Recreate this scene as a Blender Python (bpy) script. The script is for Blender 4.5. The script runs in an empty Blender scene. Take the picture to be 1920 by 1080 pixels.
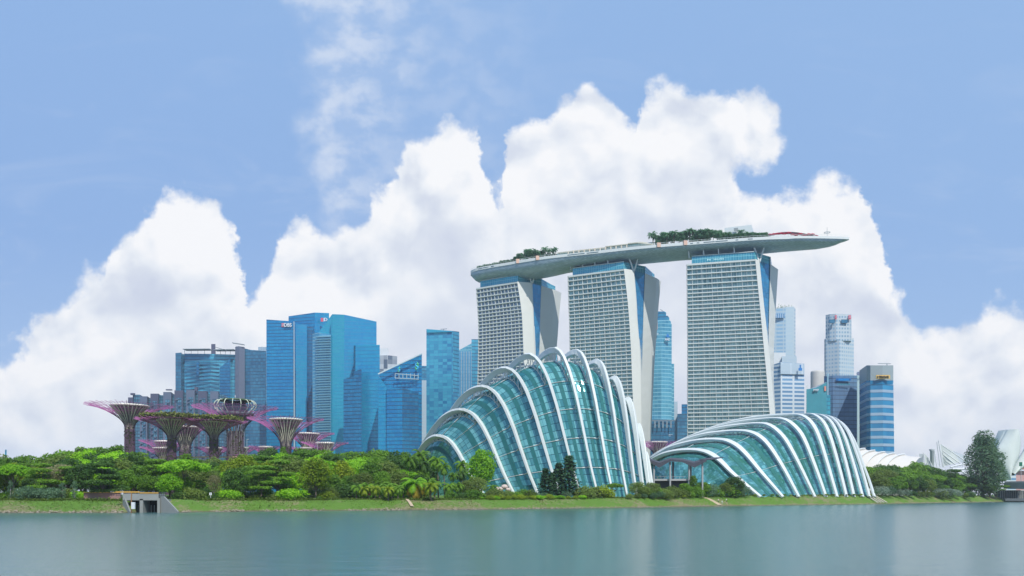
import bpy, math, random
from mathutils import Vector, noise
V = Vector
R = math.radians
F = 1553.0            # focal length in photo pixels
HZ = 930.0            # horizon row
CZ = 4.5              # eye height above the water
def at(px, py, Y): return V(((px-960)/F*Y, Y, CZ+(HZ-py)/F*Y))
def zof(py, Y): return CZ+(HZ-py)/F*Y
def lerp(a, b, t): return a+(b-a)*t
def interp(tab, x):
    if x <= tab[0][0]: return tab[0][1]
    for (a, ya), (b, yb) in zip(tab, tab[1:]):
        if x <= b: return ya+(yb-ya)*(x-a)/(b-a)
    return tab[-1][1]

S = bpy.context.scene
COL = S.collection
# ------------------------------------------------------------ camera
cam = bpy.data.cameras.new('camera'); camo = bpy.data.objects.new('camera', cam); COL.objects.link(camo)
cam.sensor_width = 36; cam.lens = F/1920*36; cam.shift_y = (HZ-540)/1920
cam.clip_start = 0.5; cam.clip_end = 20000
camo.location = (0, 0, CZ); camo.rotation_euler = (R(90), 0, 0)
S.camera = camo
S.view_settings.view_transform = 'Standard'; S.view_settings.look = 'None'
S.view_settings.exposure = 0.3; S.view_settings.gamma = 1; S.view_settings.use_curve_mapping = False
S.cycles.max_bounces = 6; S.cycles.diffuse_bounces = 2; S.cycles.glossy_bounces = 3
# ------------------------------------------------------------ node helper
class NT:
    def __init__(s, tree):
        s.t = tree; s.t.nodes.clear()
    def n(s, typ, **kw):
        nd = s.t.nodes.new(typ)
        for k, v in kw.items():
            setattr(nd, k, v)
        return nd
    def put(s, sock, v):
        if isinstance(v, bpy.types.NodeSocket): s.t.links.new(v, sock)
        elif v is not None:
            if isinstance(v, (tuple, list)) and len(v) == 3 and len(sock.default_value) == 4: v = (*v, 1)
            sock.default_value = v
    def m(s, op, a, b=None, c=None, clamp=False):
        nd = s.n('ShaderNodeMath', operation=op); nd.use_clamp = clamp
        for i, v in enumerate((a, b, c)): s.put(nd.inputs[i], v)
        return nd.outputs[0]
    def vm(s, op, a, b=None, sc=None):
        nd = s.n('ShaderNodeVectorMath', operation=op)
        s.put(nd.inputs[0], a); s.put(nd.inputs[1], b)
        if sc is not None: s.put(nd.inputs['Scale'], sc)
        return nd.outputs[0]
    def mix(s, f, a, b, blend='MIX'):
        nd = s.n('ShaderNodeMix', data_type='RGBA', blend_type=blend)
        s.put(nd.inputs[0], f); s.put(nd.inputs[6], a); s.put(nd.inputs[7], b)
        return nd.outputs[2]
    def noise(s, vec, scale, detail=4, rough=0.55, dist=0.0, out=0):
        nd = s.n('ShaderNodeTexNoise'); s.put(nd.inputs['Vector'], vec)
        nd.inputs['Scale'].default_value = scale; nd.inputs['Detail'].default_value = detail
        nd.inputs['Roughness'].default_value = rough; nd.inputs['Distortion'].default_value = dist
        return nd.outputs[out]
    def vor(s, vec, scale, smooth=0.4):
        nd = s.n('ShaderNodeTexVoronoi', feature='SMOOTH_F1', voronoi_dimensions='2D'); s.put(nd.inputs['Vector'], vec); nd.inputs['Scale'].default_value = scale; nd.inputs['Smoothness'].default_value = smooth
        return nd.outputs['Distance']
    def white(s, vec):
        nd = s.n('ShaderNodeTexWhiteNoise', noise_dimensions='3D'); s.put(nd.inputs['Vector'], vec); return nd
    def sep(s, vec):
        nd = s.n('ShaderNodeSeparateXYZ'); s.put(nd.inputs[0], vec); return nd.outputs
    def comb(s, x=0, y=0, z=0):
        nd = s.n('ShaderNodeCombineXYZ')
        for i, v in enumerate((x, y, z)): s.put(nd.inputs[i], v)
        return nd.outputs[0]
    def mr(s, v, a, b, c=0.0, d=1.0, smooth=False):
        nd = s.n('ShaderNodeMapRange'); nd.interpolation_type = 'SMOOTHSTEP' if smooth else 'LINEAR'
        s.put(nd.inputs[0], v)
        for i, x in enumerate((a, b, c, d)): s.put(nd.inputs[i+1], x)
        return nd.outputs[0]
    def ramp(s, v, stops):
        nd = s.n('ShaderNodeValToRGB'); s.put(nd.inputs[0], v); e = nd.color_ramp.elements
        while len(e) < len(stops): e.new(0.5)
        for el, (p, c) in zip(e, stops): el.position = p; el.color = (*c, 1)
        return nd.outputs[0]
# ------------------------------------------------------------ world: sky with cumulus bank
SUN_EL, SUN_AZ = 52, 158      # degrees; azimuth clockwise from +Y
def srgb(r, g, b):
    f = lambda c: ((c/255+0.055)/1.055)**2.4 if c > 10 else c/255/12.92
    return (f(r), f(g), f(b))
W = bpy.data.worlds.new('World'); S.world = W; W.use_nodes = True
n = NT(W.node_tree)
out = n.n('ShaderNodeOutputWorld'); bg = n.n('ShaderNodeBackground'); bg.inputs[1].default_value = 0.1
n.t.links.new(bg.outputs[0], out.inputs[0])
sky = n.n('ShaderNodeTexSky'); sky.sky_type = 'NISHITA'; sky.sun_disc = False
sky.sun_elevation = R(SUN_EL); sky.sun_rotation = R(SUN_AZ); sky.air_density = 1.0; sky.dust_density = 1.2; sky.ozone_density = 2.0
tc = n.n('ShaderNodeTexCoord').outputs['Generated']
dx, dy, dz = n.sep(tc)
ay = n.m('MAXIMUM', n.m('ABSOLUTE', dy), 0.12)
u = n.m('DIVIDE', dx, ay); v = n.m('DIVIDE', dz, ay)
back = n.m('LESS_THAN', dy, 0.0)
p = n.comb(u, v, n.m('MULTIPLY', back, 7.3))
SIL = [(-900,600),(-500,560),(-200,640),(0,668),(40,638),(80,580),(105,550),(140,515),(200,495),(220,448),(275,402),(295,372),(345,352),(390,368),(420,412),(445,455),(458,505),(462,540),(490,525),(512,470),(528,420),(560,402),(600,418),(640,405),(685,415),(700,365),(735,335),(760,265),(820,238),(850,224),(895,245),(910,300),(930,362),(945,330),(952,262),(1010,225),(1060,180),(1100,150),(1140,162),(1195,225),(1210,165),(1250,146),(1300,160),(1340,190),(1352,300),(1378,345),(1440,375),(1480,350),(1540,333),(1590,348),(1632,345),(1642,430),(1668,525),(1695,560),(1728,606),(1770,606),(1800,592),(1850,565),(1885,552),(1930,575),(2100,520),(2500,640),(2900,600)]
def cloud(pv):
    """density of the cumulus bank at direction-plane point pv"""
    x, y, z = n.sep(pv)
    w = n.noise(pv, 9, 6, 0.6, 0, 1)
    w2 = n.noise(pv, 34, 5, 0.62, 0, 1)
    wv = n.vm('ADD', n.vm('SCALE', n.vm('SUBTRACT', w, (0.5,0.5,0.5)), None, 0.058),
              n.vm('SCALE', n.vm('SUBTRACT', w2, (0.5,0.5,0.5)), None, 0.034))
    q = n.vm('ADD', pv, wv); qx, qy, qz = n.sep(q)
    fc = n.n('ShaderNodeFloatCurve'); cv = fc.mapping.curves[0]
    fc.mapping.use_clip = False
    X0, X1 = -900, 2900
    pts = [((a-X0)/(X1-X0), (HZ-b)/1000) for a, b in SIL]
    while len(cv.points) < len(pts): cv.points.new(0.5, 0.5)
    for pt, (a, b) in zip(cv.points, pts): pt.location = (a, b); pt.handle_type = 'VECTOR'
    fc.mapping.update()
    t = n.m('DIVIDE', n.m('SUBTRACT', n.m('MULTIPLY_ADD', qx, F, 960), X0), X1-X0, clamp=True)
    n.put(fc.inputs['Value'], t)
    top = n.m('MULTIPLY', fc.outputs[0], 1000/F)
    top = n.m('SUBTRACT', top, n.m('MULTIPLY', back, 0.22))
    d = n.m('SUBTRACT', top, qy)
    # overhanging puff on the right of the tallest cloud
    for (cx, cy, r) in ((1385,232,70),(1320,250,85),(1405,215,52),(1425,262,38)):
        dd = n.vm('LENGTH', None)
        nd = n.n('ShaderNodeVectorMath', operation='LENGTH')
        n.put(nd.inputs[0], n.vm('SUBTRACT', n.comb(qx, qy, 0), ((cx-960)/F, (HZ-cy)/F, 0)))
        dd = n.m('SUBTRACT', r/F, nd.outputs['Value'])
        dd = n.m('SUBTRACT', dd, n.m('MULTIPLY', back, 1.0))
        d = n.m('SMOOTH_MAX', d, dd, 0.02)
    return d
d0 = cloud(p)
fr = n.noise(p, 60, 6, 0.7)
wp = n.vm('ADD', p, n.vm('SCALE', n.vm('SUBTRACT', n.noise(p, 14, 4, 0.6, 0, 1), (0.5,0.5,0.5)), None, 0.05))
edge = n.m('ADD', d0, n.m('MULTIPLY', n.m('SUBTRACT', fr, 0.5), 0.020))
edge = n.m('ADD', edge, n.m('MULTIPLY', n.m('SUBTRACT', 0.42, n.vor(wp, 26)), 0.025))
edge = n.m('ADD', edge, n.m('MULTIPLY', n.m('SUBTRACT', 0.42, n.vor(wp, 60)), 0.007))
mask = n.mr(edge, -0.006, 0.018, 0, 1, True)
# billow relief, lit from above
def relief(pv):
    a = n.noise(pv, 5.5, 6, 0.44, 0.35)
    b = n.noise(pv, 15, 5, 0.5, 0.5)
    w_ = n.vm('ADD', pv, n.vm('SCALE', n.vm('SUBTRACT', n.noise(pv, 12, 5, 0.6, 0, 1), (0.5,0.5,0.5)), None, 0.06))
    c_ = n.vor(w_, 15, 0.5); d_ = n.vor(w_, 38, 0.5)
    r_ = n.m('ADD', a, n.m('MULTIPLY', b, 0.22))
    return n.m('SUBTRACT', r_, n.m('ADD', n.m('MULTIPLY', c_, 0.16), n.m('MULTIPLY', d_, 0.05)))
r0 = relief(p); r1 = relief(n.vm('ADD', p, (0.008, 0.022, 0)))
lit = n.m('MULTIPLY_ADD', n.m('SUBTRACT', r0, r1), 3.4, 0.5)
depth = n.mr(d0, 0.0, 0.22, 0.26, -0.16)
amp = n.mr(d0, 0.03, 0.26, 1.2, 0.3)
lit = n.m('ADD', n.m('MULTIPLY_ADD', n.m('SUBTRACT', lit, 0.5), amp, 0.5), depth)
big = n.m('MULTIPLY', n.m('SUBTRACT', n.noise(p, 3.2, 3, 0.5), 0.5), 0.7)
lit = n.m('ADD', lit, big)
ccol = n.ramp(lit, [(0.0, srgb(208,216,234)), (0.30, srgb(220,227,240)), (0.52, srgb(235,240,248)), (0.80, srgb(250,251,254))])
ccol = n.vm('SCALE', ccol, None, 8.12)
# clear air: physical sky, tinted to the photograph's soft blue
skyc = n.mix(1.0, sky.outputs[0], (1.0, 0.98, 1.0), 'MULTIPLY')
blue = n.ramp(n.mr(v, 0.0, 0.9), [(0.0, srgb(172,200,238)), (0.35, srgb(138,176,229)), (0.7, srgb(140,180,232)), (1.0, srgb(120,165,225))])
blue = n.mix(0.04, blue, (1, 1, 1))
side = n.mr(n.m('ADD', u, n.m('MULTIPLY', n.noise(p, 2, 3), 0.3)), -0.6, 0.75, 0.0, 1.0)
blue = n.mix(n.m('MULTIPLY', side, 0.45), blue, srgb(158,193,236))
skyc = n.mix(0.93, skyc, n.vm('SCALE', blue, None, 8.12))
# thin high cloud streak
wx = n.m('ADD', u, n.m('MULTIPLY', n.m('SUBTRACT', n.noise(p, 6, 5, 0.6), 0.5), 0.26))
band = n.m('MULTIPLY', n.mr(wx, (565-960)/F, (650-960)/F, 0, 1, True), n.mr(wx, (650-960)/F, (800-960)/F, 1, 0.32, True))
band = n.m('MULTIPLY', band, n.mr(wx, (850-960)/F, (1100-960)/F, 1, 0, True))
pst = n.vm('MULTIPLY', p, (1.0, 1.35, 1.0))
flo = n.mr(n.noise(pst, 24, 5, 0.55, 0.15), 0.36, 0.66, 0, 1, True)
flo = n.m('ADD', n.m('MULTIPLY', flo, 0.52), 0.16)
flo = n.m('MULTIPLY', n.m('MULTIPLY', flo, band), n.mr(v, 0.30, 0.36, 0.3, 1, True))
wl = n.m('MULTIPLY', n.mr(n.noise(n.vm('MULTIPLY', p, (1, 3.2, 1)), 5, 5, 0.6, 0.7), 0.5, 0.8, 0, 0.35, True), n.mr(v, 0.62, 0.2, 0, 1))
thin = n.m('MAXIMUM', flo, wl)
skyc = n.mix(thin, skyc, n.vm('SCALE', n.comb(*srgb(222,231,246)), None, 8.12))
fin = n.mix(mask, skyc, ccol)
n.put(bg.inputs[0], fin)
W.cycles.sampling_method = 'MANUAL'; W.cycles.sample_map_resolution = 512
# ------------------------------------------------------------ sun
sl = bpy.data.lights.new('sun', 'SUN'); so = bpy.data.objects.new('sun', sl); COL.objects.link(so)
sl.energy = 3.9; sl.angle = R(0.6); sl.color = (1.0, 0.95, 0.87)
sdir = V((math.sin(R(SUN_AZ))*math.cos(R(SUN_EL)), math.cos(R(SUN_AZ))*math.cos(R(SUN_EL)), math.sin(R(SUN_EL))))
so.rotation_euler = sdir.to_track_quat('Z', 'Y').to_euler()
so.location = sdir*500

# ------------------------------------------------------------ materials
def newmat(name):
    m = bpy.data.materials.new(name); m.use_nodes = True
    k = NT(m.node_tree); o = k.n('ShaderNodeOutputMaterial'); b = k.n('ShaderNodeBsdfPrincipled')
    k.t.links.new(b.outputs[0], o.inputs[0])
    return m, k, b
def plain(name, col, rough=0.7, metal=0.0, var=0.12, scale=0.15, spec=0.3):
    m, k, b = newmat(name)
    g = k.n('ShaderNodeNewGeometry').outputs['Position']
    f = k.noise(g, scale, 5, 0.6)
    f2 = k.noise(g, scale*9, 3, 0.6)
    f = k.m('ADD', k.m('MULTIPLY', f, 0.65), k.m('MULTIPLY', f2, 0.35))
    c = k.mix(f, tuple(x*(1-var*1.6) for x in col), tuple(min(1, x*(1+var*1.6)) for x in col))
    k.put(b.inputs['Base Color'], c); b.inputs['Roughness'].default_value = rough; b.inputs['Metallic'].default_value = metal
    b.inputs['Specular IOR Level'].default_value = spec
    return m
def facade(name, ca, cb, line, fh=4.0, pw=3.0, lh=0.16, lw=0.06, rough=0.16, metal=0.45, lrough=0.5, band=None, bandf=0.0, uvs=1.0, tilt=0.03, vcol=None, vstep=0, spec=0.6, cellw=0.24, gain=1.6):
    """curtain wall: UVs are metres along the wall and up it"""
    ca, cb, line = [tuple(q*max(1.0, min(gain, 0.55/max(c_))) for q in c_) for c_ in (ca, cb, line)]
    m, k, b = newmat(name)
    uv = k.n('ShaderNodeTexCoord').outputs['UV']; x, y, _ = k.sep(uv)
    fx = k.m('DIVIDE', x, pw*uvs); fy = k.m('DIVIDE', y, fh*uvs)
    cell = k.comb(k.m('FLOOR', fx), k.m('FLOOR', fy), 0)
    wn = k.white(cell)
    streak = k.noise(k.comb(k.m('MULTIPLY', x, 0.012), k.m('MULTIPLY', k.m('FLOOR', fy), 0.7), 3), 1, 3, 0.6)
    soft = k.noise(k.comb(k.m('MULTIPLY', x, 0.02), k.m('MULTIPLY', y, 0.012), 5), 1, 3, 0.5)  # broad soft tone put into the colour for varying reflections
    f = k.m('ADD', k.m('MULTIPLY', wn.outputs['Value'], cellw), k.m('ADD', k.m('MULTIPLY', streak, 0.55), k.m('MULTIPLY', soft, 0.95)))
    f = k.mr(f, 0.50+cellw*0.25, 0.98+cellw*0.5)
    c = k.mix(f, ca, cb)
    line = tuple(q*0.7 for q in line) if max(line) < 0.3 else line
    frx = k.m('FRACT', fx); fry = k.m('FRACT', fy)
    if band: c = k.mix(k.m('LESS_THAN', fry, bandf), c, band)
    if vcol: c = k.mix(k.m('LESS_THAN', k.m('FRACT', k.m('DIVIDE', fx, vstep)), 0.34), c, vcol)
    ln = k.m('MAXIMUM', k.m('LESS_THAN', fry, lh), k.m('LESS_THAN', frx, lw))
    c = k.mix(ln, c, line)
    isline = ln
    if band: isline = k.m('MAXIMUM', ln, k.m('LESS_THAN', fry, bandf))
    k.put(b.inputs['Base Color'], c)
    k.put(b.inputs['Roughness'], k.m('MULTIPLY_ADD', isline, lrough-rough, rough))
    k.put(b.inputs['Metallic'], k.m('MULTIPLY_ADD', isline, -metal, metal))
    b.inputs['Specular IOR Level'].default_value = spec
    nn = k.n('ShaderNodeNewGeometry').outputs['Normal']
    j = k.vm('SCALE', k.vm('SUBTRACT', wn.outputs['Color'], (0.5,0.5,0.5)), None, tilt)
    k.put(b.inputs['Normal'], k.vm('NORMALIZE', k.vm('ADD', nn, j)))
    return m
def leafmat(name, dark, light, trans=0.40):
    m, k, b = newmat(name)
    g = k.n('ShaderNodeNewGeometry').outputs['Position']
    r = k.n('ShaderNodeObjectInfo').outputs['Random']
    wn = k.white(k.vm('SNAP', g, (0.5,0.5,0.5))).outputs['Value']
    f = k.m('ADD', k.m('MULTIPLY', k.noise(g, 0.35, 3, 0.6), 0.55), k.m('MULTIPLY', wn, 0.45))
    f = k.m('ADD', f, k.m('MULTIPLY_ADD', r, 0.5, -0.25), clamp=True)
    c = k.mix(f, dark, light)
    k.put(b.inputs['Base Color'], c); b.inputs['Roughness'].default_value = 0.55; b.inputs['Specular IOR Level'].default_value = 0.25
    tr = k.n('ShaderNodeBsdfTranslucent'); k.put(tr.inputs[0], k.mix(1.0, c, (1.5,1.6,1.1), 'MULTIPLY'))
    mx = k.n('ShaderNodeMixShader'); mx.inputs[0].default_value = trans
    o = [x for x in k.t.nodes if x.type == 'OUTPUT_MATERIAL'][0]
    k.t.links.new(b.outputs[0], mx.inputs[1]); k.t.links.new(tr.outputs[0], mx.inputs[2]); k.t.links.new(mx.outputs[0], o.inputs[0])
    return m
# ------------------------------------------------------------ mesh builder
class MB:
    def __init__(s): s.v = []; s.f = []; s.mi = []; s.uv = []; s.sm = []
    def face(s, pts, mi=0, uv=None, smooth=False):
        i = len(s.v); s.v += [tuple(p) for p in pts]; s.f.append(tuple(range(i, i+len(pts)))); s.mi.append(mi); s.uv.append(uv); s.sm.append(smooth)
    def grid(s, rows, mi=0, uvs=None, smooth=True, closed=False):
        i = len(s.v); m = len(rows[0])
        for r in rows: s.v += [tuple(p) for p in r]
        for a in range(len(rows)-1):
            for b in range(m if closed else m-1):
                b2 = (b+1) % m
                s.f.append((i+a*m+b, i+a*m+b2, i+(a+1)*m+b2, i+(a+1)*m+b)); s.mi.append(mi); s.sm.append(smooth)
                s.uv.append([uvs[a][b], uvs[a][b2], uvs[a+1][b2], uvs[a+1][b]] if uvs else None)
    def prism(s, bot, top, mi=0, cap=True, mtop=None):
        k = len(bot)
        for a in range(k):
            b = (a+1) % k
            s.face([bot[a], bot[b], top[b], top[a]], mi)
        if cap:
            s.face(list(top), mi if mtop is None else mtop); s.face(list(reversed(bot)), mi)
    def box(s, c, d, rz=0, mi=0):
        cx, cy, cz = c; hx, hy, hz = d[0]/2, d[1]/2, d[2]/2; ca, sa = math.cos(rz), math.sin(rz)
        P = lambda x, y, z: (cx+x*ca-y*sa, cy+x*sa+y*ca, cz+z)
        q = [(-hx,-hy),(hx,-hy),(hx,hy),(-hx,hy)]
        s.prism([P(x,y,-hz) for x,y in q], [P(x,y,hz) for x,y in q], mi)
    def beam(s, a, b, w, h, mi=0, up=(0,0,1)):
        a, b = V(a), V(b); t = (b-a).normalized(); sd = t.cross(V(up))
        if sd.length < 1e-4: sd = t.cross(V((0,1,0)))
        sd.normalize(); upv = sd.cross(t)
        q = [sd*(-w/2)-upv*(h/2), sd*(w/2)-upv*(h/2), sd*(w/2)+upv*(h/2), sd*(-w/2)+upv*(h/2)]
        s.prism([a+x for x in q], [b+x for x in q], mi)
    def tube(s, pts, r, k=4, mi=0, cap=False):
        pts = [V(p) for p in pts]; m = len(pts); rows = []
        rr = r if isinstance(r, (list, tuple)) else [r]*m
        for i, p in enumerate(pts):
            t = (pts[min(i+1, m-1)]-pts[max(i-1, 0)]).normalized()
            a = t.cross(V((0,0,1)))
            if a.length < 1e-3: a = V((1,0,0))
            a.normalize(); b = t.cross(a)
            rows.append([p+(a*math.cos(2*math.pi*j/k)+b*math.sin(2*math.pi*j/k))*rr[i] for j in range(k)])
        s.grid(rows, mi, closed=True, smooth=k > 4)
        if cap: s.face(rows[-1], mi); s.face(list(reversed(rows[0])), mi)
    def lathe(s, c, prof, k=16, mi=0, smooth=True):
        rows = [[(c[0]+r*math.cos(2*math.pi*j/k), c[1]+r*math.sin(2*math.pi*j/k), c[2]+z) for j in range(k)] for r, z in prof]
        s.grid(rows, mi, closed=True, smooth=smooth)
    def sweep(s, pts, w, h, sides, mi=0, chamf=0.12):
        """rectangular section w (along sides) by h (normal); closed ends"""
        m = len(pts); rows = []
        for i, p in enumerate(pts):
            t = (pts[min(i+1, m-1)]-pts[max(i-1, 0)]).normalized()
            sd = V(sides[i] if isinstance(sides, list) else sides); sd = (sd-t*sd.dot(t)).normalized(); nn = t.cross(sd)
            ww = w[i] if isinstance(w, list) else w; hh = h[i] if isinstance(h, list) else h
            c = chamf
            q = []
            for (a, b) in ((-.5,-.5+c),(-.5+c,-.5),(.5-c,-.5),(.5,-.5+c),(.5,.5-c),(.5-c,.5),(-.5+c,.5),(-.5,.5-c)):
                q.append(p+sd*(a*ww)+nn*(b*hh))
            rows.append(q)
        s.grid(rows, mi, closed=True, smooth=False); s.face(rows[-1], mi); s.face(list(reversed(rows[0])), mi)
    def build(s, name, mats, parent=None, shade=True):
        me = bpy.data.meshes.new(name)
        off = V(parent.location) if parent is not None else V((0,0,0))
        if parent is not None and parent.parent is not None: off = off+V(parent.parent.location)
        me.from_pydata([tuple(V(p)-off) for p in s.v], [], s.f)
        if not isinstance(mats, (list, tuple)): mats = [mats]
        for m in mats: me.materials.append(m)
        me.polygons.foreach_set('material_index', s.mi); me.polygons.foreach_set('use_smooth', s.sm)
        ul = me.uv_layers.new(name='UVMap'); data = [0.0]*(2*len(me.loops))
        for pi, poly in enumerate(me.polygons):
            cu = s.uv[pi]
            if cu:
                for li, q in zip(poly.loop_indices, cu): data[2*li], data[2*li+1] = q
            else:
                nr = poly.normal
                if abs(nr.z) < 0.92:
                    tx, ty = -nr.y, nr.x; l = math.hypot(tx, ty) or 1; tx /= l; ty /= l
                    for li, vi in zip(poly.loop_indices, poly.vertices):
                        q = s.v[vi]; data[2*li], data[2*li+1] = q[0]*tx+q[1]*ty, q[2]
                else:
                    for li, vi in zip(poly.loop_indices, poly.vertices):
                        q = s.v[vi]; data[2*li], data[2*li+1] = q[0], q[1]
        ul.data.foreach_set('uv', data)
        me.update()
        o = bpy.data.objects.new(name, me); COL.objects.link(o)
        if parent is not None: o.parent = parent
        return o
def tag(o, label=None, cat=None, group=None, kind=None):
    if label: o['label'] = label
    if cat: o['category'] = cat
    if group: o['group'] = group
    if kind: o['kind'] = kind
    return o
def thing(name, loc, label, cat, group=None):
    o = bpy.data.objects.new(name, None); COL.objects.link(o); o.location = loc; o.empty_display_size = 0.5
    return tag(o, label, cat, group)
PROTO = {}
def copy_tree(o, parent=None):
    c = o.copy(); COL.objects.link(c); c.parent = parent
    for ch in PROTO.get(o.name) or list(o.children): copy_tree(ch, c)
    return c
PEND = []   # (object, look, plural look, place, px): labels are written at the end, when all neighbours are known
ORD = ['first','second','third','fourth','fifth','sixth','seventh','eighth','ninth','tenth','eleventh','twelfth','thirteenth','fourteenth','fifteenth','sixteenth']
def finish_labels():
    g = {}
    for e in PEND: g.setdefault((e[1], e[3]), []).append(e)
    for (look, place), es in g.items():
        es.sort(key=lambda e: e[4])
        if len(es) == 1: es[0][0]['label'] = look+' '+place; continue
        for i, e in enumerate(es):
            o_ = ORD[i] if i < len(ORD) else '%dth' % (i+1)
            e[0]['label'] = (('leftmost '+look) if i == 0 else ('rightmost '+look) if i == len(es)-1 else (o_+' '+look+' from left'))+' '+place
# ============================================================ SETTING
SHORE = [(-900,212),(-300,214),(0,218),(220,218),(330,225),(500,241),(700,254),(900,269),(1000,285),(1200,318),(1440,388),(1631,448),(1808,559),(1880,635),(2100,776),(2600,1000)]
ZTOP = [(0,3.3),(900,3.3),(1100,3.5),(1300,4.0),(1440,4.5),(1600,4.8),(1700,4.6),(1800,4.1),(2000,4.0)]
def shoreY(px): return interp(SHORE, px)
def ground_z(px, Y):
    d = Y-shoreY(px); zt = interp(ZTOP, px)
    if 233 < px < 298 and d < 13.5: return -1.2
    return interp([(-6,-1.6),(0,-0.25),(2,0.35),(8,zt*0.72),(12,zt),(20,zt+0.08),(60,4.4),(150,5.0),(600,6.0),(5000,8)], d)
def build_ground():
    mb = MB(); rows = []
    pxs = [-900,-600]+list(range(-300,228,12))+[230,232.5,233.5,240,250,260,270,280,290,297,298.5,302,310]+list(range(318,2200,12))+[2300,2450,2600]
    ds = [-6,0,1,2,3.5,5,6.5,8,9.5,11,12,14,20,35,60,100,150,300,600,1200,2500,5000]
    for d in ds:
        row = []
        for px in pxs:
            sy = shoreY(px); Y = sy+d; x = (px-960)/F*sy
            xx = x*(1+d/2500) if d > 60 else x
            if d > 600: xx = x*(1+d/900)
            z = ground_z(px, Y)
            if 0 <= d <= 14: z += 0.35*(noise.noise(V((x*0.12, Y*0.3, 0))))*min(1, d/4)
            jy = 1.2*noise.noise(V((x*0.05, 3.3, 0)))+0.5*noise.noise(V((x*0.3, 1.3, 0))) if d <= 14 else 0
            row.append((xx, Y+jy, z))
        rows.append(row)
    mb.grid(rows)
    m, k, b = newmat('grass_bank')
    g = k.n('ShaderNodeNewGeometry').outputs['Position']
    a = k.noise(g, 0.05, 5, 0.68); f = k.noise(g, 0.9, 5, 0.7); f2 = k.noise(g, 3.5, 3, 0.7)
    green = k.mix(f2, (0.035,0.11,0.008), (0.14,0.28,0.020))
    tan = k.mix(f, (0.14,0.12,0.06), (0.32,0.26,0.16))
    h = k.sep(g)[2]
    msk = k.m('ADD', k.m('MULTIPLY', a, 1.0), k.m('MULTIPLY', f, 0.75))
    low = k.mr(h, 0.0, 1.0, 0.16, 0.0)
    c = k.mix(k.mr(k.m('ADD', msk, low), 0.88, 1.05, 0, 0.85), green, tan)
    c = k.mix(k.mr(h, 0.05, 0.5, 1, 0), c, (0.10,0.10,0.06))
    k.put(b.inputs['Base Color'], c); b.inputs['Roughness'].default_value = 0.9
    bp = k.n('ShaderNodeBump'); bp.inputs['Strength'].default_value = 0.8; bp.inputs['Distance'].default_value = 0.5
    k.put(bp.inputs['Height'], f2); k.put(b.inputs['Normal'], bp.outputs[0])
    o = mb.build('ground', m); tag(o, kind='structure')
    # water
    mb = MB(); mb.face([(-4000,-600,0),(4000,-600,0),(4000,3000,0),(-4000,3000,0)])
    m, k, b = newmat('water')
    g = k.n('ShaderNodeNewGeometry').outputs['Position']
    b.inputs['Base Color'].default_value = (0.035,0.095,0.085,1); b.inputs['Roughness'].default_value = 0.2
    b.inputs['IOR'].default_value = 1.33
    gx = k.vm('MULTIPLY', g, (0.22,0.5,1)); w1 = k.noise(gx, 1.0, 3, 0.55)
    gy = k.vm('MULTIPLY', g, (0.9,2.2,1)); w2 = k.noise(gy, 1.0, 3, 0.6)
    bp = k.n('ShaderNodeBump'); bp.inputs['Strength'].default_value = 1.0; bp.inputs['Distance'].default_value = 0.07
    k.put(bp.inputs['Height'], k.m('ADD', w1, k.m('MULTIPLY', w2, 0.42))); k.put(b.inputs['Normal'], bp.outputs[0])
    big = k.noise(k.vm('MULTIPLY', g, (0.03,0.012,1)), 1, 3, 0.5)
    k.put(b.inputs['Base Color'], k.mix(big, (0.050,0.118,0.115), (0.075,0.16,0.16)))
    o = mb.build('water', m); tag(o, kind='structure')
    # promenade
    pv = plain('paving', (0.42,0.38,0.33), 0.85)
    mb = MB(); r1 = []; r2 = []
    for px in range(-300, 1240, 20):
        sy = shoreY(px)+15; x = (px-960)/F*sy
        r1.append((x, sy, ground_z(px, sy)+0.06)); r2.append((x*1.01, sy+4, ground_z(px, sy+4)+0.06))
    mb.grid([r1, r2]); o = mb.build('path', pv); tag(o, kind='structure')
build_ground()

# ============================================================ HOTEL TOWERS
M_cream = plain('cream_concrete', (0.55,0.60,0.60), 0.6, var=0.05)
M_endwall = plain('end_wall_panel', (0.60,0.62,0.60), 0.5, var=0.05, scale=0.05)
M_room = facade('room_glass', (0.05,0.13,0.15), (0.17,0.30,0.32), (0.28,0.36,0.37), fh=3.1, pw=2.1, lh=0.0, lw=0.10, rough=0.25, metal=0.15, tilt=0.05, cellw=0.5)
M_room2 = facade('room_glass_blue', (0.05,0.10,0.15), (0.13,0.20,0.28), (0.22,0.27,0.33), fh=3.1, pw=2.1, lh=0.0, lw=0.10, rough=0.25, metal=0.15, tilt=0.05)
M_atrium = facade('atrium_glass', (0.008,0.10,0.20), (0.03,0.20,0.34), (0.02,0.08,0.14), fh=4, pw=2.6, lh=0.06, lw=0.07, rough=0.12, metal=0.4)
M_crown = facade('crown_glass', (0.03,0.17,0.24), (0.07,0.30,0.38), (0.16,0.38,0.42), fh=7, pw=2.0, lh=0.05, lw=0.10, rough=0.15, metal=0.35)
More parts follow.
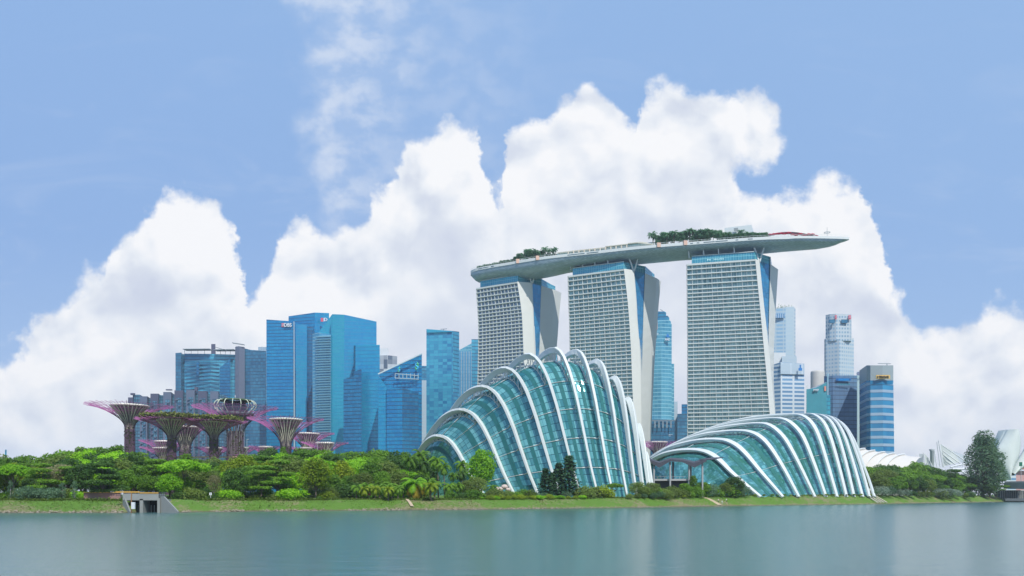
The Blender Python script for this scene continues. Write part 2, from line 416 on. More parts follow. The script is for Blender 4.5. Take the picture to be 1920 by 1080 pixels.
def hotel_tower(label, YL, YR, rows, low, bays, glass, col0=None):
    """rows: (py at the right edge, px left, px right edge of facade, px right of end wall, px rear slab left, px rear slab right)"""
    tab = []
    YW, YG, YQ = YR+4, YR+14, YR+30
    for (py, a, b, c, d, e) in rows: tab.append((zof(py, YR), a, b, c, d, e))
    tab.sort()
    z0, z1 = 3.0, tab[-1][0]
    col = lambda i: (lambda z: interp([(t[0], t[i]) for t in tab], z))
    X = lambda i, Y: (lambda z: (col(i)(z)-960)/F*Y)
    xl, xr, xw, xg, xq = X(1, YL), X(2, YR), X(3, YW), X(4, YG), X(5, YQ)
    PL = lambda z: V((xl(z), YL, z)); PR = lambda z: V((xr(z), YR, z)); PW = lambda z: V((xw(z), YW, z))
    PG = lambda z: V((xg(z), YG, z)); PQ = lambda z: V((xq(z), YQ, z))
    root = thing('hotel_tower', PL(z0), label, 'hotel tower')
    fd = (PR(z1)-PL(z1)); fd.z = 0; fl = fd.length; fd.normalize(); inn = V((-fd.y, fd.x, 0))   # into the building
    if inn.y < 0: inn = -inn
    # glazing behind the balconies
    zs = [z0+(z1-z0)*i/20 for i in range(21)]
    mb = MB()
    mb.grid([[PL(z)+inn*1.5, PR(z)+inn*1.5] for z in zs], smooth=False, uvs=[[(0, z), (fl, z)] for z in zs])
    mb.build('glazing', glass, root)
    # floors: five tall ones on top, the rest lower
    fz = []; z = z1
    for i in range(5): fz.append(z); z -= 4.1
    while z > max(z0, low): fz.append(z); z -= 3.12
    sl = MB()
    for i, z in enumerate(fz):
        a, b = PL(z), PR(z); h = 0.78 if i else 1.4
        q = [a-inn*0.15, b-inn*0.15, b+inn*1.6, a+inn*1.6]
        dn = V((0,0,-h)); bo = [PL(z-h)-inn*0.15, PR(z-h)-inn*0.15, PR(z-h)+inn*1.6, PL(z-h)+inn*1.6]
        sl.prism(bo, q)
    sl.build('balcony_slabs', M_cream, root)
    fn = MB(); N = bays
    for k_ in range(N+1):
        t = k_/N if col0 is None else (0 if k_ == 0 else col0+(1-col0)*(k_-1)/(N-1))
        w = 0.34 if (k_ % 2 == 1 or k_ in (0, N)) else 0.15
        for i in range(len(zs)-1):
            za, zb = zs[i], zs[i+1]
            if zb < low-5: continue
            A = PL(za).lerp(PR(za), t)+inn*0.05; B = PL(zb).lerp(PR(zb), t)+inn*0.05
            q = [-fd*w/2, fd*w/2, fd*w/2+inn*1.5, -fd*w/2+inn*1.5]
            fn.prism([A+x for x in q], [B+x for x in q], cap=False)
    fn.build('balcony_fins', M_cream, root)
    # end wall of the front slab
    ew = MB()
    bk = inn*2.4
    ew.grid([[PR(z)-inn*0.3, PW(z), PW(z)+bk, PL(z)+inn*10, PL(z)-fd*0.4, PL(z)-fd*0.4+inn*1.5] for z in zs], smooth=False)
    ew.face([PR(z1)-inn*0.3, PW(z1), PW(z1)+bk, PL(z1)+inn*10, PL(z1)])
    ew.build('end_wall', M_endwall, root)
    # rear slab
    rs = MB()
    rs.grid([[PG(z)+inn*4, PG(z), PQ(z), PQ(z)+inn*12, PL(z)+inn*30, PL(z)+inn*16] for z in zs], smooth=False)
    zt = z1+1
    rs.face([PG(z1), PQ(z1), PQ(z1)+inn*12, PL(z1)+inn*30, PL(z1)+inn*16])
    rs.build('rear_slab', M_endwall, root)
    # blue atrium between the two slabs
    at_ = MB()
    at_.grid([[PW(z)+inn*1.6, PG(z)+inn*1.2] for z in zs], smooth=False)
    at_.face([PW(z1)+inn*2.2, PG(z1)+inn*1.2, PG(z1)+inn*9, PL(z1)+inn*16, PL(z1)+inn*8])
    at_.build('atrium_glass', M_atrium, root)
    # recessed glass crown below the deck
    cr = MB(); zc = z1+6.2
    A = PL(z1).lerp(PR(z1), 0.07)+inn*2; B = PL(z1).lerp(PR(z1), 0.985)+inn*2; B2 = PQ(z1)+inn*1.5-fd*5
    base = [A, B, PG(z1)+inn*1.4, PG(z1)+V((0.1,0,0)), B2, B2+inn*8, A+inn*24]
    cr.prism(base, [q+V((0,0,zc-z1)) for q in base])
    cr.build('glass_crown', M_crown, root)
    lid = MB(); lid.beam(A+V((0,0,zc-z1+0.25))-inn*0.2, B+V((0,0,zc-z1+0.25))-inn*0.2, 0.8, 0.5); lid.build('crown_cap', M_cream, root)
    for t in (0.03, 0.25, 0.47, 0.7):
        q = PL(z1).lerp(PR(z1), t)+inn*3
        st = MB(); st.beam(q+V((0,0,5.5)), q+V((-0.6,0,12.5)), 0.9, 0.9); st.build('strut', M_cream, root)
    q = PW(z1)+inn*1.0
    for dx_ in (-4.2, 3.6):
        st = MB(); st.beam(q+V((0,0,-1.2)), q+V((dx_,0,10.5)), 1.1, 1.1, up=(0,1,0)); st.build('strut', M_cream, root)
    return root
hotel_tower('leftmost of three white gridded hotel towers, partly behind the tall glass dome', 748.6, 726,
    [(528,893,970,996.5,1015,1041),(580,896.3,978,998.7,1013,1036),(600,897.3,979.5,999.6,1012.5,1035),(652,897,981.5,1001.8,1010.4,1031),(720,895.5,984,1004,1007,1027),(930,893,990,1010,1008,1020)], 70, 12, M_room2, 0.09)
hotel_tower('middle one of three white gridded hotel towers under the roof deck', 707, 685,
    [(504,1065,1170,1188,1209.5,1232),(560,1066.5,1176.7,1192.8,1207,1226.7),(600,1068,1180,1194.5,1206,1224.5),(660,1069,1183.6,1200,1204,1220),(704,1069.5,1185,1201.7,1202.2,1217.8),(820,1070,1190,1203,1203.2,1213),(930,1070,1194,1205,1205.2,1211)], 40, 12, M_room, 0.09)
hotel_tower('rightmost and largest of three white gridded hotel towers under the roof deck', 671, 657,
    [(485.7,1288,1416,1424,1444.5,1459),(560,1288.8,1423.5,1431.5,1442.5,1454.7),(640,1289.5,1431,1440.5,1441,1451.6),(700,1289.5,1437,1446,1446.2,1450.4),(780,1289.3,1443.6,1453.5,1453.7,1454.5),(930,1289,1452,1461,1461.2,1462)], 12, 14, M_room, 0.075)

# ------------------------------------------------------------ roof deck
TOPP = [(882.5,510),(890,505.5),(901,502),(930,498),(971,491),(1007,484.5),(1064,478),(1129,471.5),(1170,466.5),(1240,460),(1289,456.5),(1342,452.5),(1422,446.5),(1480,444.8),(1533,444.6),(1575,445.6),(1592,446.8)]
BOTP = [(882.5,517),(890,526),(897,530),(925,532.5),(960,531),(1000,525.5),(1039,519),(1073,511.5),(1150,503),(1218,495.3),(1289,489),(1360,484.5),(1444,477),(1489,472.5),(1520,470),(1547,467.5),(1566,463.5),(1580,458.5),(1592,450)]
DZ = 208.0
def deck_near(px):
    py = interp(TOPP, px); Y = (DZ-CZ)*F/(HZ-py)
    return V(((px-960)/F*Y, Y, DZ))
def deck_w(px):
    t = (px-882.5)/(1592-882.5)
    e = min(1, math.sqrt(max(0, t)/0.07)) if t < 0.07 else 1
    e2 = 1 if t < 0.62 else math.sqrt(max(0.0, 1-((t-0.62)/0.38)**2.0))
    return max(1.2, 39*e*e2)
def smooth_near(px):
    s = V((0,0,0)); ws = 0
    for d in range(-30, 31, 6):
        q = min(1592, max(882.5, px+d))
        if abs(d) > min(px-882.5, 1592-px)+0.01: continue
        s += deck_near(q); ws += 1
    return s/ws if ws else deck_near(px)
DSTA = [882.5,884,887,891,897,906,918]+list(range(930,1560,14))+[1566,1576,1584,1589,1592]
deck = thing('sky_deck', smooth_near(1100), 'long boat shaped roof deck bridging the three hotel towers', 'roof deck')
def build_deck():
    m, k, b = newmat('hull_panels')
    uv = k.n('ShaderNodeTexCoord').outputs['UV']; x, y, _ = k.sep(uv)
    a1 = k.m('ADD', k.m('DIVIDE', x, 3.2), k.m('DIVIDE', y, 2.2)); a2 = k.m('SUBTRACT', k.m('DIVIDE', x, 3.2), k.m('DIVIDE', y, 2.2))
    wn = k.white(k.comb(k.m('FLOOR', a1), k.m('FLOOR', a2), 0)).outputs['Value']
    ln = k.m('MAXIMUM', k.m('LESS_THAN', k.m('FRACT', a1), 0.10), k.m('LESS_THAN', k.m('FRACT', a2), 0.10))
    c = k.mix(wn, (0.32,0.41,0.50), (0.44,0.54,0.64)); c = k.mix(ln, c, (0.23,0.31,0.40))
    k.put(b.inputs['Base Color'], c); b.inputs['Roughness'].default_value = 0.42; b.inputs['Metallic'].default_value = 0.1
    hull = MB(); rim = MB(); rows = []; uvr = []; top = []; rr = []
    L = 0; prev = None
    for px in DSTA:
        N_ = smooth_near(px); w = deck_w(px); tgt = interp(BOTP, px); f = 1.4 if px < 1480 else 1.0
        lo, hi = 0.2, 30
        def prof(h):
            pts = []
            for j in range(15):
                th = math.pi*j/14; pts.append(V((N_.x, N_.y+w*(1-math.cos(th))/2, DZ-f-h*math.sin(th)**0.85)))
            return pts
        for _ in range(22):
            h = (lo+hi)/2
            yb = max(HZ-(q.z-CZ)/q.y*F for q in prof(h))
            if yb > tgt: hi = h
            else: lo = h
        pts = prof(h)
        if prev is not None: L += (N_-prev).length
        prev = N_; rows.append(pts)
        acc = 0; us = []
        for j, q in enumerate(pts):
            if j: acc += (q-pts[j-1]).length
            us.append((L, acc))
        uvr.append(us)
        rr.append([pts[0], N_+V((0,-0.5,-f)), N_+V((0,-0.5,0.9)), N_+V((0,-0.1,0.9)), N_+V((0,0.3,-0.2)), N_+V((0,w,-0.2)), N_+V((0,w,0.9)), N_+V((0,w+.3,-f)), pts[-1]])
    hull.grid(rows, uvs=uvr); hull.face(rows[-1], 0); hull.face(list(reversed(rows[0])), 0)
    o = hull.build('hull', m, deck)
    rim.grid(rr, smooth=False); rim.build('deck_rim', plain('deck_rim', (0.60,0.64,0.64), 0.5, var=0.06, scale=0.3), deck)
    # glass balustrade with posts
    gl = MB()
    for a, b_ in zip(DSTA, DSTA[1:]):
        A, B = smooth_near(a), smooth_near(b_); gl.beam(A+V((0,-0.2,2.15)), B+V((0,-0.2,2.15)), 0.10, 0.14)
        k_ = max(1, int((B-A).length/2.2))
        for j in range(k_):
            q = A.lerp(B, j/k_); gl.box((q.x, q.y-0.2, DZ+1.5), (0.10,0.10,1.3))
    gl.build('railing', plain('rail_metal', (0.62,0.70,0.70), 0.4), deck)
    # dark service slots in the rim
    slm = plain('slot_dark', (0.10,0.16,0.19), 0.5)
    for a, b_ in ((897,905),(906,917),(921,926),(1064,1096),(1100,1122),(1294,1299),(1306,1311),(1319,1340),(1341,1364),(1379,1384),(1402,1411)):
        A, B = smooth_near(a), smooth_near(b_); sl = MB(); sl.beam(A+V((0,-0.53,-0.3)), B+V((0,-0.53,-0.3)), 0.1, 0.7); sl.build('rim_slot', slm, deck)
    bx = plain('salmon_panel', (0.62,0.42,0.34), 0.7)
    for px in (971,1008,1235,1285):
        A = smooth_near(px); q = MB(); q.box((A.x, A.y-0.6, DZ+0.4), (2.9,1.2,3.6)); o = q.build('rim_box', bx, deck)
    def on(px, d=6): return smooth_near(px)+V((d*0.35, d, 0))
    # lift core
    A = on(1383, 14); mb = MB(); mb.box((A.x, A.y, DZ+6.5), (21,14,13), R(-22)); c_ = mb.build('lift_core', plain('pale_cladding', (0.60,0.66,0.67), 0.5, var=0.04), deck)
    q = MB(); q.box((A.x-2, A.y, DZ+13.6), (6,5,1.4), R(-22)); q.build('roof_plant', M_cream, c_)
    q = MB(); d_ = V((0.375,-0.927,0)).normalized()
    for j in range(3): q.box((A.x-1.2-3.2, A.y-7.4, DZ+9.3+j*0.9), (3.2,0.3,0.45), R(-22))
    q.build('louvre', plain('louvre_dark', (0.12,0.16,0.18), 0.6), c_)
    # long garden restaurant pavilion with overhanging roof
    gz = facade('pavilion_glass', (0.05,0.14,0.15), (0.16,0.30,0.30), (0.35,0.40,0.38), fh=4, pw=1.8, rough=0.2, metal=0.2)
    rf = plain('pavilion_roof', (0.60,0.59,0.50), 0.6, var=0.08, scale=0.4)
    for (a, b_, h, dd) in ((1040,1068,5.2,7),(1066,1132,5.6,8),(1130,1172,6.4,8),(1172,1222,7.2,9)):
        st = 6; base = []; bk = []
        for j in range(st+1):
            q = on(lerp(a, b_, j/st), dd); base.append(q); bk.append(q+V((2,9,0)))
        w_ = MB(); ring = base+list(reversed(bk)); w_.prism(ring, [q+V((0,0,h-1)) for q in ring]); pv = w_.build('pavilion', gz, deck)
        r_ = MB()
        up = [q+V((0,-2.6,h-0.4)) for q in base]; ub = [q+V((0,2,h-0.2)) for q in bk]
        if a == 1172:
            for j, q in enumerate(up): q.z -= max(0, (j/st-0.55))*7
            for j, q in enumerate(ub): q.z -= max(0, (j/st-0.55))*7
        r2 = up+list(reversed(ub)); r_.prism([q-V((0,0,0.5)) for q in r2], r2); r_.build('roof', rf, pv)
    ss = plain('sand_stone', (0.55,0.48,0.38), 0.8)
    for px in range(1064, 1180, 10):
        pl = MB(); q = on(px, 2.5); pl.box((q.x, q.y, DZ+1.9), (1.0,0.8,3.8)); pl.build('planter_pillar', ss, deck)
    # bar on the bow under a curved canopy
    cn = MB(); rows = []
    for j in range(13):
        px = 1440+j*7.6; q = on(px, 7); zz = DZ+2.6+3.4*math.sin(math.pi*min(1, (j+2.5)/14)); rows.append([q+V((0,-2,zz-DZ)), q+V((0.5,1,zz-DZ+0.6)), q+V((1,5,zz-DZ+0.3))])
    cn.grid(rows); cn.build('bar_canopy', plain('canopy_mauve', (0.20,0.15,0.20), 0.6), deck)
    bw = MB(); ring = [on(1442, 8), on(1470, 8), on(1532, 7), on(1530, 10), on(1446, 13)]; bw.prism(ring, [q+V((0,0,3.0)) for q in ring]); bw.build('bar', gz, deck)
    # mast with ring on the bow
    q = on(1551, 2.5); ms = MB(); ms.tube([q, q+V((0,0,8.5))], 0.16, 6); ms.tube([q+V((math.cos(t)*2.3, math.sin(t)*2.3, 4.6)) for t in [i*math.pi/8 for i in range(17)]], 0.22, 5)
    ms.tube([q+V((-2.3,0,4.6)), q+V((2.3,0,4.6))], 0.12, 4); ms.build('mast', plain('mast_metal', (0.35,0.42,0.44), 0.5), deck)
    return on
deck_on = build_deck()
# red parasols on the bow
def parasol_proto():
    r = thing('parasol', (0,0,0), 'red parasol', 'parasol'); 
    mb = MB(); mb.tube([(0,0,0),(0,0,3)], 0.06, 5); mb.build('pole', plain('parasol_pole', (0.6,0.6,0.6), 0.5), r)
    mb = MB(); mb.lathe((0,0,0), [(1.9,2.5),(1.95,2.62),(1.0,3.0),(0.05,3.35)], 8, smooth=False); mb.build('canopy', plain('parasol_red', (0.70,0.03,0.09), 0.6), r)
    return r
pp = parasol_proto(); first = True
pdx = [1443,1450,1457,1464,1471,1478,1486,1493,1500,1508,1516,1523,1530]
for i, px in enumerate(pdx):
    o = pp if first else copy_tree(pp); first = False
    q = deck_on(px, 3+(i*37 % 5)*0.7); o.location = (q.x, q.y, DZ+0.3+max(0, 1.6-abs(i-3)*0.3)); o.scale = [1.0+0.12*((i*7) % 3)]*3
    o['group'] = 'red parasols on the bow of the roof deck'
    PEND.append((o, 'red parasol', 'red parasols', 'on the bow of the roof deck', px))
# ============================================================ CITY TOWERS
def gmat(key, a, b, line, **kw): return facade(key, a, b, line, **kw)
G_deep = gmat('deep_blue_glass', (0.003,0.116,0.280), (0.010,0.255,0.460), (0.002,0.058,0.150), fh=4.2, pw=3.0, lh=0.20, lw=0.05, rough=0.22, metal=0.35)
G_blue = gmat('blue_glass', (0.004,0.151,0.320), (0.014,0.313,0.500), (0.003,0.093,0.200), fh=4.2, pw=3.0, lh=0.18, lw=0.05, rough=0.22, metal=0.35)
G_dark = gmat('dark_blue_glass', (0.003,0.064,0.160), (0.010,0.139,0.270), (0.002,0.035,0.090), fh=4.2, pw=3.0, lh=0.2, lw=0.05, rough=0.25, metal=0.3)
G_cyan = gmat('cyan_glass', (0.010,0.232,0.360), (0.040,0.394,0.520), (0.005,0.139,0.240), fh=4.2, pw=3.0, lh=0.16, lw=0.06, rough=0.22, metal=0.35)
G_navy = gmat('navy_glass', (0.012,0.058,0.120), (0.035,0.151,0.240), (0.008,0.035,0.080), fh=4.5, pw=3.5, lh=0.16, lw=0.05, rough=0.25, metal=0.3)
G_steel = gmat('steel_blue_glass', (0.015,0.116,0.220), (0.060,0.325,0.460), (0.006,0.058,0.130), fh=4.6, pw=6, lh=0.2, lw=0.04, rough=0.25, metal=0.3)
G_balc = gmat('balconied_blue', (0.02,0.14,0.26), (0.06,0.26,0.40), (0.20,0.40,0.52), fh=4.2, pw=4, lh=0.3, lw=0.05, rough=0.3, metal=0.2)
G_pixel = gmat('patchwork_glass', (0.008,0.093,0.220), (0.060,0.394,0.550), (0.010,0.093,0.200), fh=3.6, pw=5.5, lh=0.10, lw=0.05, rough=0.25, metal=0.25, cellw=0.6)
G_stripe = gmat('striped_glass', (0.03,0.15,0.28), (0.07,0.24,0.38), (0.02,0.10,0.2), fh=4.5, pw=1.6, lh=0.05, lw=0.0, rough=0.3, metal=0.15, vcol=(0.34,0.45,0.50), vstep=2.2)
G_anz = gmat('turquoise_glass', (0.03,0.15,0.23), (0.08,0.26,0.34), (0.20,0.40,0.46), fh=4.6, pw=4, lh=0.18, lw=0.03, rough=0.25, metal=0.3)
G_white = gmat('white_strip_windows', (0.05,0.11,0.20), (0.10,0.20,0.32), (0.55,0.62,0.68), fh=4.4, pw=14, lh=0.48, lw=0.16, rough=0.35, metal=0.0, tilt=0.0)
G_grid = gmat('grey_grid_windows', (0.10,0.17,0.24), (0.17,0.27,0.35), (0.44,0.51,0.56), fh=4.6, pw=3.4, lh=0.50, lw=0.42, rough=0.4, metal=0.0, tilt=0.0)
G_grey = gmat('pale_grey_wall', (0.30,0.40,0.47), (0.38,0.47,0.53), (0.26,0.35,0.42), fh=4.6, pw=30, lh=0.15, lw=0.0, rough=0.5, metal=0.0, tilt=0)
G_teal = gmat('teal_glass', (0.008,0.13,0.21), (0.03,0.25,0.33), (0.006,0.09,0.16), fh=4.4, pw=4, lh=0.2, lw=0.03, rough=0.25, metal=0.3)
G_brown = gmat('slate_glass', (0.06,0.10,0.18), (0.09,0.17,0.27), (0.045,0.08,0.14), fh=4.4, pw=5, lh=0.2, lw=0.04, rough=0.3, metal=0.2)
G_band = gmat('banded_blue_white', (0.010,0.10,0.22), (0.03,0.20,0.34), (0.006,0.07,0.16), fh=7.6, pw=5, lh=0.06, lw=0.0, rough=0.25, metal=0.25, band=(0.27,0.38,0.50), bandf=0.42)
M_white = plain('white_paint', (0.60,0.64,0.66), 0.45, var=0.04)
M_grey = plain('grey_roof', (0.25,0.30,0.34), 0.6)
M_mauve = plain('mauve_wall', (0.075,0.085,0.14), 0.7, var=0.06)
M_mauve2 = plain('mauve_wall_light', (0.11,0.14,0.21), 0.7, var=0.06)
G_flat = gmat('flat_windows', (0.02,0.09,0.17), (0.08,0.22,0.32), (0.03,0.08,0.15), gain=1.0, cellw=0.5, fh=3.4, pw=2.6, lh=0.28, lw=0.22, rough=0.35, metal=0.1)
def vol(parent, name, mat, front, depth, zb=3.5, mtop=None):
    """solid whose front runs through (px, Y, top row) points, left to right; depth metres back"""
    base = [at(px, HZ, Y) for px, Y, t in front]; top = [at(px, t, Y) for px, Y, t in front]
    (p0, Y0, t0), (p1, Y1, t1) = front[0], front[-1]
    k0 = 0.985
    bA = V((base[-1].x+(0.12 if base[-1].x < 0 else 0.0)*depth, base[-1].y+depth, 0)); bB = V((base[0].x-(0.12 if base[0].x > 0 else 0.0)*depth, base[0].y+depth, 0))
    # keep the back inside the silhouette
    bA.x = min(bA.x, base[-1].x*(base[-1].y+depth)/base[-1].y-0.5) if base[-1].x < 0 else min(base[-1].x*(base[-1].y+depth)/base[-1].y-0.5, base[-1].x+0.02*depth)
    bB.x = max(base[0].x*(base[0].y+depth)/base[0].y+0.5, base[0].x) if base[0].x > 0 else base[0].x
    if bA.x < bB.x+1: bA.x = bB.x+1
    zt1, zt0 = top[-1].z, top[0].z
    ring = [V((q.x, q.y, zb)) for q in base]+[V((bA.x, bA.y, zb)), V((bB.x, bB.y, zb))]
    tr = list(top)+[V((bA.x, bA.y, zt1)), V((bB.x, bB.y, zt0))]
    mb = MB(); mb.prism(ring, tr, 0, mtop=1)
    return mb.build(name, [mat, mtop or M_grey], parent)
def bld(name, px, Y, label, cat='office tower', group=None):
    q = at(px, HZ, Y); return thing(name, (q.x, q.y, 4), label, cat, group)
def text(parent, body, px, py, Y, hpx, mat, name='lettering', rz=0.0, width=None, bold=0.0):
    cu = bpy.data.curves.new('txt', 'FONT'); cu.body = body; cu.size = 1; cu.extrude = 0.02; cu.align_x = 'CENTER'; cu.align_y = 'CENTER'; cu.offset = bold
    ob = bpy.data.objects.new('txt', cu); COL.objects.link(ob); bpy.context.view_layer.update()
    dg = bpy.context.evaluated_depsgraph_get(); me = bpy.data.meshes.new_from_object(ob.evaluated_get(dg)); COL.objects.unlink(ob); bpy.data.objects.remove(ob)
    xs = [v.co.x for v in me.vertices]; ys = [v.co.y for v in me.vertices]
    h = hpx/F*Y; s = h/(max(ys)-min(ys)); sx = (width/F*Y/(max(xs)-min(xs))) if width else s
    c = at(px, py, Y); cx, cy = (max(xs)+min(xs))/2, (max(ys)+min(ys))/2
    ca, sa = math.cos(rz), math.sin(rz)
    for v_ in me.vertices:
        a, b_, e = (v_.co.x-cx)*sx, (v_.co.y-cy)*s, v_.co.z*s*8
        v_.co = V((c.x+a*ca+e*sa, c.y+a*sa-e*ca, c.z+b_))-V(parent.location)
    me.name = name; me.materials.clear(); me.materials.append(mat)
    o = bpy.data.objects.new(name, me); COL.objects.link(o); o.parent = parent; return o
def panel(parent, name, px0, py0, px1, py1, Y, mat, t=1.0):
    a = at(px0, py1, Y); b_ = at(px1, py0, Y); mb = MB()
    mb.box(((a.x+b_.x)/2, Y+t/2, (a.z+b_.z)/2), (b_.x-a.x, t, b_.z-a.z)); return mb.build(name, mat, parent)
def strokes(parent, name, x0, x1, py, hpx, Y, mat, n_):
    """a line of lettering too small to read, as upright and crossing strokes"""
    mb = MB(); rg = random.Random(int(x0*7)); w = (x1-x0)/n_; t = 0.28*w/F*Y
    for i in range(n_):
        x = x0+w*(i+0.2); h = hpx/2*rg.choice((1, 1, 0.8))
        mb.beam(at(x, py-h, Y), at(x, py+h, Y), t, 0.3, up=(0,1,0))
        if i % 3 != 1: mb.beam(at(x, py-h*0.6+h*rg.random(), Y), at(x+w*0.6, py-h*0.5+h*rg.random(), Y), t, 0.3, up=(0,1,0))
        if i % 2: mb.beam(at(x+w*0.5, py-h, Y), at(x+w*0.55, py+h, Y), t*0.8, 0.3, up=(0,1,0))
    return mb.build(name, mat, parent)
M_signw = plain('sign_white', (0.60,0.66,0.74), 0.5, var=0.0); M_signr = plain('sign_red', (0.60,0.10,0.16), 0.5, var=0.0)
M_signb = plain('sign_blue', (0.02,0.18,0.50), 0.5, var=0.0); M_signy = plain('sign_amber', (0.62,0.42,0.14), 0.5, var=0.0)
M_black = plain('sign_black', (0.02,0.02,0.02), 0.5, var=0.0); M_signg = plain('sign_green', (0.10,0.50,0.25), 0.5, var=0.0); M_signc = plain('sign_cyan', (0.05,0.45,0.75), 0.5, var=0.0)

# --- apartment block behind the steel trees
b = bld('apartment_block', 330, 900, 'mauve and blue apartment block with stepped roofs behind the steel trees', 'apartment block')
rng = random.Random(5)
segs = [(240,249,745,0),(249,262,740,3),(262,276,743,0),(276,282,748,8),(282,297,738,0),(297,306,741,5),(306,321,735,0),(321,327,742,6),(327,343,732,1),(343,349,737,6),(349,365,731,0),(365,371,738,6),(371,388,733,0),(388,394,739,6),(394,409,734,0),(409,419,740,4)]
for i, (a, c, t, off) in enumerate(segs):
    Y = 900+off; sol = i % 2 == 0
    w_ = vol(b, 'wall', M_mauve if i % 4 == 0 else M_mauve2 if sol else G_flat, [(a, Y, t), (c, Y, t)], 30)
    if sol and c-a > 10:
        panel(b, 'window_column', a+4, t+14, c-3, 855, Y-0.6, G_flat, 0.8)
        bal = MB(); z = zof(855, Y)
        while z < zof(t+16, Y):
            if rng.random() < 0.8:
                q = at((a+c)/2+rng.choice((-2.5,2.5)), HZ, Y); bal.box((q.x, Y-1.2, z), (2.6,1.4,1.1))
            z += 3.4
        bal.build('balconies', M_mauve2, b)
for c_, d_ in (((317,731,900),(6,3,1.2)),((249,739,902),(4,3,2)),((368,730,905),(3,3,5))): rc = MB(); rc.box(tuple(at(*c_)), d_); rc.build('roof_plant', M_mauve, b)
# --- wide office block
b = bld('office_block', 385, 1150, 'wide dark blue office block with two stone pylons and a rooftop canopy', 'office block')
vol(b, 'curtain_wall', G_steel, [(346,1150,663),(395,1146,663.5),(442,1150,665)], 60)
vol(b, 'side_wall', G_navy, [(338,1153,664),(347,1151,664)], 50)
vol(b, 'pylon', G_navy, [(329,1146,662),(340,1146,661)], 30)
vol(b, 'pylon', M_mauve2, [(441,1140,650),(448,1138,649),(459,1142,651)], 30)
vol(b, 'chimney', M_mauve, [(396,1160,645),(404,1160,645)], 12)
vol(b, 'dark_bay', G_dark, [(412,1143,690),(432,1143,672)], 20)
vol(b, 'right_wing', G_navy, [(458,1144,653),(470,1140,656),(499,1138,658)], 60)
vol(b, 'terrace_glass', gmat('pale_terrace', (0.25,0.33,0.38), (0.4,0.47,0.5), (0.2,0.26,0.3), fh=8, pw=3), [(484,1165,650.5),(500,1165,650.5)], 20)
rf = MB()
for (x0, x1, y) in ((346,396,656),(404,441,657)):
    A, B = at(x0, y, 1145), at(x1, y-0.5, 1145); rf.beam(A, B, 14, 0.7)
    for j in range(5): q = A.lerp(B, j/4+0.001); rf.beam(q, q-V((0,0,6)), 0.4, 0.4)
A = at(436,643,1140); rf.beam(A, at(458,646.5,1140), 5, 0.8); rf.beam(at(404,651,1140), at(426,657,1140), 4, 0.5)
rf.build('roof_canopy', M_grey, b)
lv = MB()
for j in range(9): lv.beam(at(347+0.3*j, 676+j*7.2, 1143), at(411, 676+j*7.2, 1143), 1.2, 0.7)
lv.build('sunshades', plain('shade_blue', (0.05,0.14,0.24), 0.5), b)
panel(b, 'vent_slot', 368, 678, 373, 704, 1142, G_dark, 1)
# --- bank tower (left)
b = bld('glass_tower', 525, 1050, 'leftmost flat fronted bright blue glass tower with red and white lettering')
vol(b, 'front_wall', G_deep, [(499.5,1050,599),(550.5,1046,602.5)], 45)
vol(b, 'side_wall', G_blue, [(554.5,1062,607),(575.5,1066,609)], 40)
vol(b, 'recess', G_dark, [(575,1074,611),(587,1075,612)], 40)
mb = MB(); mb.prism([at(550.6,HZ,1044),at(553.8,HZ,1046),at(553.8,HZ,1060),at(550.6,HZ,1060)], [at(550.2,602.5,1044),at(552.2,603,1046),at(552.2,603,1060),at(550.2,602.5,1060)]); mb.build('edge_mullion', plain('pale_steel', (0.35,0.45,0.52), 0.4), b)
panel(b, 'logo', 528, 606, 533, 613, 1046.5, M_signr, 0.6); text(b, 'DBS', 540, 609.5, 1045.5, 7, M_signw, width=14, bold=0.02)
lg = MB()
for s_ in (-1, 1): lg.beam(at(530.5-1.8, 609.5-2.5*s_, 1046), at(530.5+1.8, 609.5+2.5*s_, 1046), 0.4, 0.35, up=(0,1,0))
lg.build('logo_cross', M_signw, b)
# --- bank tower (rear)
b = bld('glass_tower', 580, 1120, 'blue glass tower with red logo standing behind the lettered one')
vol(b, 'front_wall', G_deep, [(541,1120,593),(590,1108,586)], 45)
vol(b, 'side_wall', G_blue, [(590,1108,586),(617,1118,587)], 45)
panel(b, 'logo', 601.5, 596, 606, 603, 1105, M_signr, 0.6); panel(b, 'logo_bar', 606.8, 596, 607.8, 603, 1105, M_signw, 0.6); text(b, 'D', 611, 599.2, 1106, 6, M_signw, bold=0.02)
# --- centre tower
b = bld('glass_tower', 645, 1000, 'largest bright blue glass tower with a sloped shoulder and balconied left side')
vol(b, 'balconied_wall', G_balc, [(586,1012,626),(599,1004,624),(620.5,1000,627)], 45)
vol(b, 'shoulder', G_cyan, [(598,1016,622),(623,1012,589)], 35)
vol(b, 'corner_wall', G_cyan, [(620.5,1002,592),(623,1001,589),(645.5,996,590)], 45)
vol(b, 'front_wall', G_blue, [(645.5,996,590),(706,1004,603)], 45)
bl = MB()
for j in range(44):
    y = 632+j*4.7
    bl.beam(at(592,y,1005.5), at(619.5,y-1.2,998.5), 1.6, 1.0)
bl.build('balconies', plain('balcony_blue', (0.16,0.36,0.47), 0.4), b)
# --- tower in front of it
b = bld('glass_tower', 690, 960, 'narrow blue glass tower standing before the right half of the largest blue tower')
vol(b, 'front_wall', G_blue, [(666.5,960,647),(712,956,646.5)], 40)
vol(b, 'side_wall', G_dark, [(663,972,648),(667,961,647)], 28)  # side face takes darker glass, its shade put into the colour
b = bld('reflection_block', 660, 945, 'added dark block for the reflection at the foot of the largest blue tower')  # added volume in darker glass stands for reflection and shadow on the tower
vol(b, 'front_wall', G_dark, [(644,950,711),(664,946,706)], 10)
vol(b, 'side_wall', G_dark, [(664,945,697),(678,943,691.5)], 10)
